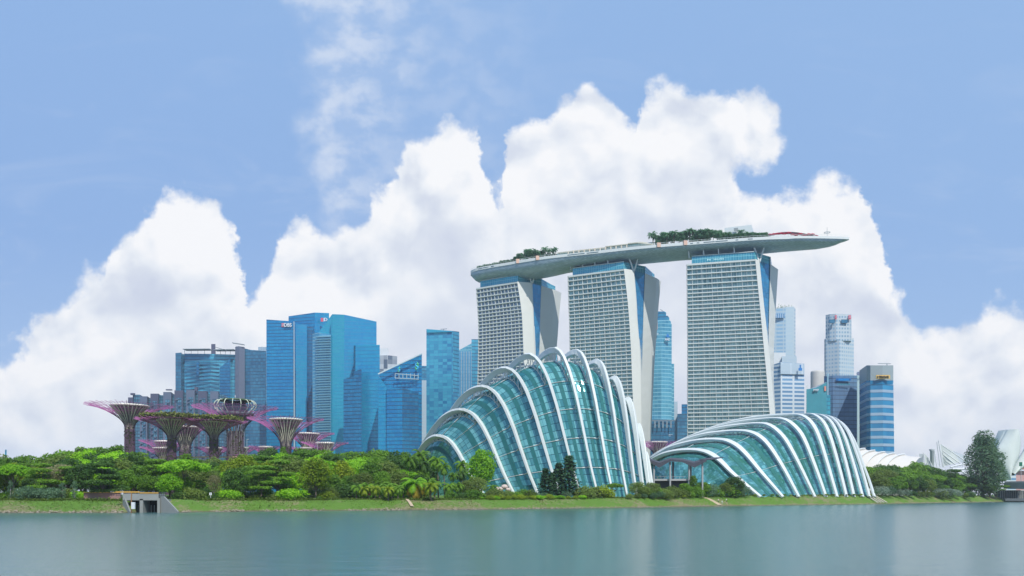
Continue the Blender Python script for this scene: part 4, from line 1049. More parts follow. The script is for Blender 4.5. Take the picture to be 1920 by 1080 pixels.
def dome(name, label, arches, M_glass, shrink, ribw, ribh, ext0, ext1, panels, loc_px, purl, dark_col, purr=0.15, hrear=None):
    q = at(loc_px, HZ, arches[len(arches)//2][-1].y); root = thing(name, (q.x, q.y, 4.5), label, 'glass dome')
    n_ = len(arches)
    for i, P in enumerate(arches):
        hr = hrear
        a = arches[max(i-1,0)]; b_ = arches[min(i+1,n_-1)]
        sides = [(b_[j]-a[j]).normalized() for j in range(K)]
        mid = (P[0]+P[-1])/2
        w = [ribw*(0.8+0.5*math.sin(math.pi*j/(K-1))) for j in range(K)]; h = [ribh*(0.62+0.55*math.sin(math.pi*j/(K-1))**1.5) for j in range(K)]
        if hrear: h = [lerp(hrear, ribh, min(1, max(0, (j/(K-1)-0.30)/0.30))) for j in range(K)]
        mb = MB(); mb.sweep(P, w, h, sides); mb.build('rib', M_rib, root)
    inner = []
    for P in arches:
        mid = (P[0]+P[-1])/2; mid.z = 4
        Q = [mid+(p_-mid)*shrink for p_ in P]; inner.append(Q)
    def endcap(i0, i1, spec):
        res = []
        m0 = (inner[i0][0]+inner[i0][-1])/2; m1 = (inner[i1][0]+inner[i1][-1])/2; d = (m0-m1)
        for (k_, s_) in spec:
            res.append([m0+d*k_+(p_-m0)*s_ for p_ in inner[i0]])
            for p_ in res[-1]: p_.z = max(p_.z, 3.5)
        return res
    pre = list(reversed(endcap(0, 1, ext0))); post = endcap(-1, -2, ext1)
    ST = pre+inner+post; sub = 5; rows = []; uvs = []
    for i in range((len(ST)-1)*sub+1):
        t = i/sub; row = [catmull([ST[q_][j] for q_ in range(len(ST))], t) for j in range(K)]
        rows.append(row); uvs.append([(t-len(pre), panels*j/(K-1)) for j in range(K)])
    mb = MB(); mb.grid(rows, uvs=uvs, smooth=True)
    mb.build('glass_shell', M_glass, root)
    # dark structural arches just outside each pane field
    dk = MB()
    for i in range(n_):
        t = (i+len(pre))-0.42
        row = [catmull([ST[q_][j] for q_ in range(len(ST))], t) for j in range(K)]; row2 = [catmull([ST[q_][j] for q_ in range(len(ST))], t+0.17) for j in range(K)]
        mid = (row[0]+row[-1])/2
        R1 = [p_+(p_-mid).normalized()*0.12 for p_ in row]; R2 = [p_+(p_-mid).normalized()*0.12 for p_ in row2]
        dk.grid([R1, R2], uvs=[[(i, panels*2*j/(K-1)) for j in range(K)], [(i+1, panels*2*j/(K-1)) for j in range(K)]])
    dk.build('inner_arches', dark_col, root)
    # struts between rib and glass, zigzag over the crown
    tr = MB()
    for i, (P, Q) in enumerate(zip(arches, inner)):
        Qn = inner[min(i+1, n_-1)]
        for j in range(4, K-5):
            hgt = (P[j]-Q[j]).length
            if hgt < 1.7: continue
            if 12 < j < K-17:
                tr.tube([P[j], Q[j+1]], 0.2, 3); tr.tube([Q[j+1], P[min(j+2,K-1)]], 0.2, 3) if j % 2 == 0 else None
        tr.tube([q_+(p_-q_)*0.12 for p_, q_ in list(zip(P, Q))[12:K-16]], 0.2, 4)
    tr.build('trusses', M_strut, root)
    for j in purl:
        pu = MB()
        path = [catmull([ST[q_][j] for q_ in range(len(ST))], len(pre)+i/4) for i in range((n_-1)*4+1)]
        mid = (path[0]+path[-1])/2
        for i in range(n_-1):
            seg = path[i*4:i*4+5]; c0 = (arches[i][0]+arches[i][-1])/2
            seg = [s_+(s_-V((c0.x,c0.y,s_.z*0.6))).normalized()*0.35 for s_ in seg]
            pu.tube(seg, purr, 3)
            e = seg[-1]; pu.tube([arches[i+1][j], seg[-1], seg[-2]], purr*1.6, 4)
        pu.build('tie_rod', M_strut, root)
    return root
# tall dome: apex, front foot, rear foot in photo points; distances of apex, front, rear
TALL = [((823,818),(888,898),(758,898),372,362,400),
 ((864.5,769),(957.8,914),(752,912),368,352,408),
 ((904,726),(1006,920),(778,920),364,345,412),
 ((946,692),(1047,917),(820,920),362,341,414),
 ((989,667),(1086,918),(868,920),360,339,416),
 ((1036,656),(1118.5,918),(920,920),360,338,418),
 ((1077,660),(1147,918),(968,920),361,338,420),
 ((1116,678),(1173,919),(1018,920),363,339,422),
 ((1149,709),(1192,921),(1070,920),365,341,422),
 ((1174,748),(1206,921),(1110,920),367,344,422),
 ((1193,797),(1218,921),(1152,920),368,349,420),
 ((1206,848),(1224,921),(1178,920),370,355,415)]
ar = [arch(*t) for t in TALL]
M_gt = dome_glass('teal_dome_glass', (0.03,0.20,0.23), (0.20,0.52,0.52), (0.012,0.09,0.11), 7)
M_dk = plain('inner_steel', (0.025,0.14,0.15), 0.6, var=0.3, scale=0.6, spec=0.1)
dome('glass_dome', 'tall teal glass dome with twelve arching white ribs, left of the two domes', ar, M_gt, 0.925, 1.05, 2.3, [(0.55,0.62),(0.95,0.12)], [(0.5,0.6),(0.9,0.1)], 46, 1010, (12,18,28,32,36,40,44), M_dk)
# low dome: each rib as a full polyline in photo points, rear foot first
LOW = [
 ([(1205,905),(1214,872),(1226,861),(1245,851.5),(1270,845.5),(1296,843.5),(1318,845.5),(1336,853),(1353,866.5),(1372,886),(1413,921)],470,398),
 ([(1206,900),(1216,866),(1234,853),(1258,839),(1290,829.5),(1318,824.8),(1345,823.8),(1364,826.5),(1383,836.5),(1402,855),(1425,883),(1459,922)],482,402),
 ([(1208,895),(1220,861),(1245,845),(1280,827),(1320,814.5),(1360,809),(1385,807.6),(1405,809.5),(1424,818),(1443,837),(1468,876),(1492,921)],494,408),
 ([(1210,890),(1228,855),(1262,835),(1305,815),(1350,802),(1395,795.5),(1423,793.8),(1440,796),(1456,806),(1474,826),(1497,868),(1525,926)],508,414),
 ([(1214,888),(1240,849),(1280,826),(1330,805),(1380,792),(1425,786),(1455,784.3),(1474,787.5),(1491,800),(1507,822),(1528,874),(1547,927)],522,421),
 ([(1220,886),(1252,846),(1296,820),(1345,799),(1395,786),(1445,779.5),(1488,777.5),(1506,780),(1521,792),(1535,818),(1552,872),(1568,927)],536,428),
 ([(1232,886),(1266,843),(1312,815),(1362,794),(1415,782),(1465,777),(1512,776),(1530,779.5),(1545,793),(1557,820),(1572,872),(1586,927)],550,435),
 ([(1250,886),(1290,840),(1340,810),(1395,789),(1450,779.5),(1500,776.5),(1530,777),(1548,782),(1561,795),(1573,822),(1587,872),(1600,927)],562,441),
 ([(1275,886),(1318,838),(1370,808),(1430,788),(1480,780),(1525,778),(1550,779.5),(1564,787),(1576,802),(1587,828),(1602,876),(1616,927)],572,446),
 ([(1310,886),(1355,836),(1405,808),(1460,790),(1505,782),(1545,780.5),(1566,784.5),(1580,796),(1591,812),(1601,836),(1616,880),(1629,927)],580,451),
 ([(1350,886),(1395,838),(1445,812),(1495,796),(1535,787),(1566,787),(1583,797),(1596,815),(1606,835),(1617,866),(1629,898),(1638,927)],585,456)]
al = []
for pts, Yb, Yf in LOW:
    Yf = max(Yf, shoreY(pts[-1][0])+15)
    m_ = len(pts)-1; w3 = [at(px, py, lerp(Yb, Yf, (i/m_)**0.9)) for i, (px, py) in enumerate(pts)]
    sm = [catmull(w3, m_*i/160) for i in range(161)]
    q = sm[-1]; d = q-sm[-4]; sm.append(q+d*((q.z-4.0)/-d.z)) if q.z > 4.2 else None
    q = sm[0]; sm.insert(0, V((q.x-1, q.y+1, 4.0)))
    al.append(resample(sm, K))
M_gl = dome_glass('green_dome_glass', (0.02,0.14,0.16), (0.14,0.42,0.44), (0.015,0.12,0.11), 6, green=(0.03,0.17,0.08), rough=0.06, metal=0.25)
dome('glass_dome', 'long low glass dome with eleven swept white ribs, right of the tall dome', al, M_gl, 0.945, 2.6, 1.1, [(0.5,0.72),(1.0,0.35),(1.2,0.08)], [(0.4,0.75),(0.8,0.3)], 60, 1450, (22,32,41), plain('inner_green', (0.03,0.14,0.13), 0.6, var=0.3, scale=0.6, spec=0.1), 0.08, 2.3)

# ============================================================ PAVILION BETWEEN THE DOMES
M_dkroof = plain('dark_roof', (0.055,0.06,0.08), 0.6, var=0.2); M_col = plain('column_grey', (0.35,0.36,0.37), 0.6)
q = at(1262, HZ, 372); pv = thing('pavilion', (q.x, q.y, 4), 'dark roofed open pavilion on grey columns in front of the low dome', 'pavilion')
mb = MB()
pts = [(1217,861.5),(1236,868),(1257,861),(1279,862.5),(1302,868),(1325,861)]
f_ = [at(x, y, 366) for x, y in pts]; bk_ = [at(x, y-3, 384) for x, y in pts]; f2 = [at(x, y+(9 if i in (1,4) else 4)-(0 if i else 0), 366) for i, (x, y) in enumerate(pts)]; b2 = [at(x, y+3, 384) for x, y in pts]
for i in range(5):
    mb.face([f_[i], f_[i+1], bk_[i+1], bk_[i]]); mb.face([f2[i], f2[i+1], f_[i+1], f_[i]]); mb.face([b2[i], b2[i+1], f2[i+1], f2[i]])
mb.face([f2[0], f_[0], bk_[0], b2[0]]); mb.face([f_[-1], f2[-1], b2[-1], bk_[-1]])
mb.build('folded_roof', M_dkroof, pv)
for x in (1226, 1256.5, 1292, 1317):
    for Y in (367.5,):
        c_ = MB(); a = at(x, 866, Y); c_.tube([a, V((a.x, a.y, 3.8))], 0.42, 8); c_.build('column', M_col, pv)
for x in (1262, 1295):
    c_ = MB(); a = at(x, 866, 382); c_.tube([a, V((a.x, a.y, 3.8))], 0.5, 8); c_.build('column', M_col, pv)
mb = MB(); a = at(1218, 901, 370); b_ = at(1294, 901, 370); mb.box(((a.x+b_.x)/2, 378, a.z+0.3), (b_.x-a.x, 18, 0.8)); mb.build('floor_slab', M_col, pv)
mb = MB(); mb.box(((a.x+b_.x)/2, 380, (a.z+3.5)/2), (b_.x-a.x-1, 15, a.z-3.8)); mb.build('dark_base', M_dkroof, pv)
mb = MB(); 
for i in range(12): x = lerp(a.x, b_.x, i/11); mb.beam((x, 369.3, a.z+0.7), (x, 369.3, a.z+1.8), 0.08, 0.08)
mb.beam((a.x, 369.3, a.z+1.8), (b_.x, 369.3, a.z+1.8), 0.1, 0.1); mb.build('railing', M_col, pv)
mb = MB(); mb.beam(at(1322,862,368), at(1345,858,380), 6, 0.3); mb.build('roof_wing', M_dkroof, pv)

# ============================================================ SCALLOPED WHITE HALL, SAIL THEATRE, PETAL BUILDING, BRIDGES
M_fab = plain('white_membrane', (0.55,0.54,0.51), 0.55, var=0.03, scale=0.1)
q = at(1665, HZ, 640); hall = thing('exhibition_hall', (q.x, q.y, 4), 'long white vaulted roof in scalloped bays behind the right end of the low dome', 'exhibition hall')
ends = [(1588,838.5),(1603,839),(1622,842),(1640,845.5),(1659,848.5),(1678,851),(1696,853),(1730,856)]
for i in range(len(ends)-1):
    (x0, y0), (x1, y1) = ends[i], ends[i+1]
    Ya, Yb = 640+i*1.5, 641+i*1.5; rows = []
    for j in range(13):
        t = math.pi/2*j/12; row = []
        for s_ in range(5):
            w = s_/4; px = lerp(x0, x1, w); top = lerp(y0, y1, w)+(0.0 if i == 6 else 1.6*math.sin(math.pi*w)*0)
            bot = 900; yy = top+(bot-top)*(1-math.sin(t))*0.0
            A = at(px-46*math.cos(t)*(1 if i < 6 or s_ < 3 else 0.5), HZ, Ya-20*math.cos(t)); z = 4+(zof(top+(1.2 if w > .1 else 0), Ya)-4)*math.sin(t)**0.8
            row.append(V((A.x, A.y, z)))
        rows.append(row)
    mb = MB(); mb.grid(rows)
    back = [[V((p_.x, 2*Ya-p_.y, p_.z)) for p_ in r] for r in reversed(rows)]; mb.grid(back)
    o = mb.build('roof_bay', M_fab, hall)
    ed = MB(); ed.tube([r[0]+V((0,-0.3,0.5)) for r in rows], 0.55, 5); ed.build('arch_rim', M_white, o)
mb = MB(); mb.face([r[-1] for r in rows]+[V((rows[-1][-1].x, rows[-1][-1].y, 4))]); mb.build('end_wall', M_grey, hall)
# sail theatre
q = at(1765, HZ, 720); th = thing('sail_theatre', (q.x, q.y, 4), 'pale pleated sails on white masts left of the tall grey green tree', 'theatre')
sail = plain('sail_beige', (0.42,0.47,0.46), 0.6, var=0.05, scale=0.2); sail2 = plain('sail_grey', (0.33,0.38,0.41), 0.6)
mb = MB(); mb.prism([at(1763,832,715),at(1768,875,712),at(1800,866,715),at(1786,845,718)], [at(1763,832,718),at(1768,875,716),at(1800,866,719),at(1786,845,722)]); mb.build('sail', sail, th)
mb = MB(); mb.prism([at(1786,845,719),at(1800,866,716),at(1822,872,722),at(1819,858,724)], [at(1786,845,722),at(1800,866,720),at(1822,872,726),at(1819,858,728)]); mb.build('sail', sail2, th)
mb = MB(); mb.prism([at(1733,850,720),at(1736,873,718),at(1750,875,720),at(1742,860,722)], [at(1733,850,724),at(1736,873,722),at(1750,875,724),at(1742,860,726)]); mb.build('sail', sail, th)
mb = MB(); mb.prism([at(1723,851,722),at(1731,851,722),at(1732,872,720),at(1726,872,720)], [at(1723,851,726),at(1731,851,726),at(1732,872,724),at(1726,872,724)]); mb.build('sail', sail2, th)
for (x0,y0,x1,y1) in ((1760,826,1768,876),(1757,829,1763,876),(1762,833,1770,876),(1752,845,1757,876),(1732,850,1735,872),(1754,852,1751,876),(1765,834,1812,866),(1767,845,1800,869),(1767,851,1792,872)):
    mb = MB(); mb.tube([at(x0,y0,711), at(x1,y1,709)], 0.45, 5); mb.build('mast', M_white, th)
mb = MB(); mb.lathe(tuple(at(1747.5,HZ,740)), [(1.5,4),(1.6,zof(856,740)),(2.6,zof(852,740)),(0.2,zof(851,740))], 12); mb.build('drum', sail2, th)
# white arched footbridge
q = at(1800, HZ, 690); ab = thing('arch_bridge', (q.x, q.y, 4), 'thin white arched footbridge partly hidden by the tall tree', 'bridge')
mb = MB(); mb.tube([at(1782+i*3.4, 876-6*math.sin(i/14*2.2), 690) for i in range(12)], 0.7, 5); mb.tube([at(1786+i*3, 880-0.8*i/6, 688) for i in range(13)], 0.9, 5)
mb.tube([at(1795,882,686), at(1806,885,686), at(1816,893,686), at(1822,901,686), at(1826,910,686)], 0.6, 5)
for i in range(8): mb.tube([at(1788+i*4.5, 874-3*math.sin(i/8*2), 689), at(1785+i*4.5, 880, 688)], 0.2, 3)
mb.build('arch', M_white, ab)
mb = MB(); mb.beam(at(1770,906,686), at(1840,906,686), 5, 1.5); mb.build('deck', M_white, ab)
# petal building
q = at(1890, HZ, 760); pb = thing('petal_building', (q.x, q.y, 4), 'pale flower petal shaped building rising behind the right end of the trees', 'petal building')
pet = plain('petal_cladding', (0.60,0.66,0.64), 0.45, var=0.05, scale=0.3)
def petal(pts_l, pts_r, Yc, dep, bulge):
    mb = MB(); rows = []; n_ = len(pts_l)
    for i in range(n_):
        L_, R_ = at(*pts_l[i], Yc+dep*0.3*(1-i/n_)), at(*pts_r[i], Yc+dep*0.1*(1-i/n_)); row = []
        for j in range(9):
            t = j/8; p_ = L_.lerp(R_, t); p_.y -= bulge*math.sin(math.pi*t); row.append(p_)
        for j in range(9):
            t = 1-j/8; p_ = L_.lerp(R_, t); p_.y += dep*math.sin(math.pi*t)+0.5; row.append(p_)
        rows.append(row)
    rows = [[catmull([r[j] for r in rows], (n_-1)*i/24) for j in range(18)] for i in range(25)]
    mb.grid(rows, closed=True); mb.face(rows[0]); mb.build('petal', pet, pb)
petal([(1889,805.5),(1884,816),(1875,832),(1868.5,845),(1870,862),(1876,880),(1884,893),(1889,900)], [(1911.5,805.5),(1913.5,818),(1914,832),(1913,845),(1910,858),(1903,873),(1895,888),(1891,900)], 752, 10, 5)
petal([(1925,838),(1919,847),(1912,858),(1906,868),(1900,878),(1896,886)], [(1950,835),(1945,848),(1936,862),(1924,874),(1910,884),(1900,892)], 762, 10, 4)
petal([(1884,806),(1876,820),(1871,833),(1868,846),(1872,862),(1880,880)], [(1890,805.5),(1886,820),(1880,840),(1876,852),(1880,868),(1886,886)], 756, 12, 2)
# city bits behind the bridge
b = bld('shophouse', 1910, 820, 'pink shophouse with red roof at the far right behind the bridge', 'shophouse')
vol(b, 'wall', plain('pink_wall', (0.50,0.30,0.30), 0.7), [(1903,820,883),(1935,820,883)], 14); vol(b, 'roof', plain('red_roof', (0.45,0.13,0.12), 0.7), [(1911,816,872),(1940,816,868)], 3, zb=zof(880,816))
b = bld('office_block', 1898, 800, 'low pale block with window bands just left of the pink shophouse', 'office block')
vol(b, 'wall', G_white, [(1889,800,886),(1905,800,886)], 14)
b = bld('road_sign', 1913, 700, 'dark green road sign on the bridge at the far right edge', 'road sign')
panel(b, 'sign_panel', 1911.5, 866.5, 1917, 874, 640, plain('sign_darkgreen', (0.02,0.14,0.08), 0.5), 0.4); mb = MB(); mb.tube([at(1914.5,874,640.5), at(1914.5,905,640.5)], 0.25, 5); mb.build('pole', M_col, b)
# concrete road bridge
q = at(1905, HZ, 640); rb = thing('road_bridge', (q.x, q.y, 0), 'grey concrete road bridge crossing the water at the right edge', 'bridge')
cc = plain('bridge_concrete', (0.36,0.39,0.38), 0.7, var=0.08); dc = plain('bridge_shade', (0.12,0.14,0.15), 0.8)
mb = MB(); mb.prism([at(1882,916,640),at(2080,922,560),at(2080,922,580),at(1882,916,662)], [at(1882,905,640),at(2080,904,560),at(2080,904,580),at(1882,905,662)]); mb.build('deck_girder', cc, rb)
mb = MB(); mb.prism([at(1884,905,641.5),at(2080,904,561.5),at(2080,904,562),at(1884,905,642)], [at(1884,902.5,641.5),at(2080,900.5,561.5),at(2080,900.5,562),at(1884,902.5,642)]); mb.build('parapet', cc, rb)
mb = MB()
for i in range(26): x = 1876+i*4; mb.beam(at(x,919,648), at(x,936,648), 0.6, 0.6)
mb.beam(at(1872,920,647.6), at(1990,920,647.6), 0.7, 0.7); mb.build('pier_fins', cc, rb)
mb = MB(); mb.prism([at(1864,937,652),at(2100,940,640),at(2100,940,660),at(1864,937,672)], [at(1864,919,652),at(2100,919,640),at(2100,919,660),at(1864,919,672)]); mb.build('abutment', dc, rb)
mb = MB(); mb.prism([at(1885,939,622),at(2100,942,600),at(2100,942,606),at(1885,939,628)], [at(1885,934.5,622),at(2100,934.5,600),at(2100,934.5,606),at(1885,934.5,628)]); mb.build('quay_wall', dc, rb)

# ============================================================ CULVERT ON THE LEFT BANK
Yc = 219.5; q = at(275, HZ, Yc); cv_ = thing('drain_outlet', (q.x, q.y, 0), 'grey concrete storm drain outlet set in the left bank with splayed wing walls', 'drain outlet')
con = plain('outlet_concrete', (0.25,0.27,0.26), 0.8, var=0.1, scale=0.4)
mb = MB(); a = at(230,925.5,Yc+4); b_ = at(297,938,Yc+4); mb.box(((a.x+b_.x)/2, Yc+6, (a.z+b_.z)/2), (b_.x-a.x, 4, a.z-b_.z)); mb.build('head_wall', con, cv_)
mb = MB(); mb.box(((a.x+b_.x)/2, Yc+8.6, 1.0), (b_.x-a.x, 0.5, 5)); mb.build('tunnel_shade_sheet', plain('tunnel_shade', (0.015,0.02,0.02), 0.9), cv_)  # near-black sheet stands for the shade inside the outlet
mb = MB(); mb.box(((a.x+b_.x)/2, Yc+9.5, 3.35), (b_.x-a.x, 6, 0.4)); mb.build('tunnel_roof', con, cv_)
for x in (268,): 
    mb = MB(); q = at(x, HZ, Yc+5); mb.box((q.x, Yc+6.5, 1.2), (0.9,5,5)); mb.build('pier', con, cv_)
for x in (256,262,274,280,286,292):
    mb = MB(); q = at(x, HZ, Yc+8); mb.box((q.x, Yc+7.2, 0.5), (0.22,0.22,3.0)); mb.build('bar', con, cv_)
mb = MB(); mb.prism([at(229,926,Yc+5),at(230,926,Yc+5),at(245,955,Yc-1),at(242,957,Yc-1)], [at(229,926,Yc+9),at(230,926,Yc+9),at(246,956,Yc+6),at(242,957,Yc+6)]); 
mb2 = MB()
def wing(xa, xb, sgn):
    w = MB(); t = V((0,0.9,0))
    A, B = at(xa, 931, Yc+5), at(xb, 953, Yc-0.5); A0 = V((A.x, A.y, -1)); B0 = V((B.x, B.y, -1)); A2 = at(xa, 926 if sgn < 0 else 931, Yc+5)
    if sgn > 0: ring = [A0, V((lerp(A.x,B.x,.0),A.y,A.z)), V((lerp(A.x,B.x,.28),lerp(A.y,B.y,.28),A.z)), V((B.x,B.y,0.4)), B0]
    else: ring = [A0, A, V((lerp(A.x,B.x,.12),lerp(A.y,B.y,.12),A.z)), V((B.x,B.y,0.4)), B0]
    w.prism(ring, [p_+t for p_ in ring]); w.build('wing_wall', con, cv_)
wing(297, 333, 1); wing(230, 243, -1)
mb = MB(); a = at(297.5,HZ,Yc+4); mb.box((a.x+0.0, Yc+6, 1.2), (0.7,4.2,5.4)); mb.build('side_wall', con, cv_)
mb = MB(); mb.beam(at(217,922.5,Yc+4), at(262,922.5,Yc+4), 0.25, 0.35); mb.beam(at(262,924.2,Yc+4), at(297,924.2,Yc+4), 0.25, 0.3); mb.build('yellow_handrail', plain('rail_ochre', (0.50,0.30,0.06), 0.6), cv_)
mb = MB()
for i in range(28): x = 218+i*3.4; mb.beam(at(x,923,Yc+4.2), at(x,930,Yc+4.2), 0.09, 0.09)
mb.beam(at(217,929.5,Yc+4.2), at(313,929.5,Yc+4.2), 0.1, 0.1); mb.beam(at(297,923,Yc+4.2), at(313,923,Yc+4.2), 0.12, 0.12); mb.build('railing', plain('rail_dark', (0.05,0.06,0.07), 0.6), cv_)
mb = MB(); mb.box(tuple(at(250,948,Yc-1)), (0.9,0.5,1.8)); mb.build('gauge_box', M_white, cv_)
mb = MB(); q = at(246.5,HZ,Yc-0.5); mb.beam((q.x,q.y,-0.5), (q.x,q.y,zof(924,Yc)), 0.22, 0.22); mb.build('gauge_post', plain('rust_post', (0.28,0.16,0.08), 0.8), cv_)
# maroon low wall by the outlet
q = at(188, HZ, 236); lw = MB(); a, b_ = at(158,925,237), at(226,925,237); lw.box(((a.x+b_.x)/2, 237, 4.4), (b_.x-a.x, 0.6, 2.0)); o = lw.build('low_wall', plain('maroon_wall', (0.24,0.15,0.14), 0.8)); tag(o, 'low maroon wall under the layered tree left of the drain outlet', 'wall')
lw = MB(); lw.box(((a.x+b_.x)/2, 236.9, 5.5), (b_.x-a.x, 0.9, 0.2)); c_ = lw.build('coping', plain('ochre_coping', (0.50,0.32,0.08), 0.7)); c_.parent = o
# small sign post
q = at(395, HZ, 245); sp = thing('sign_post', (q.x, q.y, 3.2), 'small white notice sign on a pole right of the drain outlet', 'sign')
mb = MB(); mb.tube([V((q.x,q.y,3.0)), V((q.x,q.y,zof(927,245)))], 0.07, 5); mb.build('pole', M_white, sp)
mb = MB(); mb.box((q.x, q.y-0.1, zof(926,245)), (0.75,0.06,0.75)); s2 = mb.build('sign_board', M_white, sp)
mb = MB(); mb.box((q.x, q.y-0.15, zof(926,245)+0.02), (0.25,0.03,0.3)); mb.build('pictogram', M_grey, s2)
# red notice in the palms
q = at(693, HZ, 268); sp = thing('notice_board', (q.x, q.y, 3.3), 'small red and white notice board among the short palms', 'sign')
mb = MB(); mb.box((q.x, q.y, zof(925,268)), (0.8,0.08,1.3)); mb.build('board', M_signr, sp); mb = MB(); mb.box((q.x, q.y-0.07, zof(924,268)), (0.55,0.04,0.25)); mb.build('white_panel', M_white, sp)
mb = MB(); mb.tube([V((q.x,q.y,3.2)), V((q.x,q.y,zof(928,268)))], 0.06, 5); mb.build('post', M_grey, sp)
# lamp posts
def lamp(px, Y, top, label):
    q = at(px, HZ, Y); z0 = ground_z(px, Y); l = thing('lamp_post', (q.x, q.y, z0), label, 'lamp post', 'park lamp posts')
    zt = zof(top, Y); mb = MB(); mb.tube([V((q.x,q.y,z0)), V((q.x,q.y,zt))], [0.09,0.06], 6); mb.build('pole', M_white, l)
    mb = MB(); mb.beam((q.x,q.y,zt), (q.x+0.9,q.y,zt+0.15), 0.25, 0.12); mb.build('lamp_head', M_white, l)
lamp(463, 420, 824, 'slender white lamp post rising right of the bistro tree'); lamp(595, 430, 828, 'slender white lamp post between the pink steel trees')
# rocks by the tall dome's foot
def rock(px, py, Y, s_, label):
    mb = MB(); q = at(px, py, Y); rows = []
    for i in range(7):
        ph = math.pi*i/6; rows.append([V((q.x+s_*math.sin(ph)*math.cos(t)*(1+0.3*noise.noise(V((i,j*.7,px)))), q.y+s_*math.sin(ph)*math.sin(t), q.z+s_*0.7*math.cos(ph)*(1+0.3*noise.noise(V((j,i*.7,px)))))) for j, t in enumerate([6.283*j/9 for j in range(9)])])
    mb.grid(rows, closed=True, smooth=False); o = mb.build('rock', plain('pink_rock', (0.50,0.42,0.38), 0.9)); tag(o, label, 'rock', 'pale rocks at the foot of the tall dome')
rock(936,918,340,1.7,'pale rock lowest and leftmost by the tall dome foot'); rock(946,913,342,1.5,'pale rock topmost by the tall dome foot'); rock(953,918,340,1.1,'small pale rock rightmost by the tall dome foot')
# ============================================================ VEGETATION
L_mid = leafmat('leaf_green', (0.047,0.126,0.014), (0.192,0.361,0.031))
L_bright = leafmat('leaf_bright', (0.092,0.254,0.012), (0.361,0.649,0.028))
L_lime = leafmat('leaf_lime', (0.10,0.18,0.008), (0.34,0.42,0.03))
L_dark = leafmat('leaf_dark', (0.026,0.074,0.017), (0.090,0.190,0.033))
L_olive = leafmat('leaf_olive', (0.072,0.111,0.019), (0.218,0.310,0.069))
L_tan = leafmat('leaf_tan', (0.11,0.11,0.045), (0.32,0.31,0.17))
L_grey = leafmat('leaf_greygreen', (0.043,0.102,0.051), (0.168,0.280,0.168))
L_silver = leafmat('leaf_silver', (0.10,0.15,0.12), (0.28,0.36,0.30))
L_yellow = leafmat('leaf_yellow', (0.25,0.20,0.01), (0.55,0.42,0.04))
L_deck = leafmat('leaf_roof', (0.05,0.14,0.09), (0.15,0.31,0.19))
BARK = plain('bark', (0.15,0.125,0.10), 0.9, var=0.25, scale=1.0); BARKP = plain('bark_pale', (0.36,0.34,0.30), 0.9, var=0.2, scale=1.0)
def leaf(mb, p_, out, w, rg, mi=0, flat=0.5):
    nn = V((out.x*0.8+rg.gauss(0,.6), out.y*0.8+rg.gauss(0,.6), out.z*0.8+rg.gauss(0,.6)+flat)).normalized()
    a = nn.cross(V((rg.gauss(0,1), rg.gauss(0,1), rg.gauss(0,1)))).normalized(); b = nn.cross(a)
    l = w*rg.uniform(0.7,1.3)
    mb.face([p_-a*l, p_-b*l*0.6-nn*0.1*l, p_+a*l, p_+b*l*0.6], mi)
def crown_mesh(blobs, n_, size, rg, flat=0.5):
    mb = MB(); wsum = [b[1]*b[1] for b in blobs]; tot = sum(wsum)
    for (c, r_, sq), w in zip(blobs, wsum):
        c = V(c)
        for i in range(int(n_*w/tot)):
            d = V((rg.gauss(0,1), rg.gauss(0,1), rg.gauss(0,1)+0.25)).normalized()
            rad = r_*(0.55+0.5*rg.random()**0.6)*(1+0.28*noise.noise(d*2.1+c))
            p_ = c+V((d.x*rad, d.y*rad, d.z*rad*sq)); leaf(mb, p_, d, size, rg, 0, flat)
    return mb
def limbs(mb, H, hb, blobs, rg, r0, lean=0.0):
    top = V((lean*H, 0, hb)); mb.tube([V((0,0,-0.4)), V((lean*H*0.4, 0, hb*0.5)), top, top+V((0,0,(H-hb)*0.45))], [r0*1.25, r0, r0*0.8, r0*0.3], 7)
    for (c, r_, sq) in blobs[::2]:
        c = V(c); st = V((lean*H, 0, hb*rg.uniform(0.8,1.1))); mid = st.lerp(c, 0.5)+V((0,0,-0.2)); mb.tube([st, mid, c], [r0*0.45, r0*0.28, r0*0.1], 5)
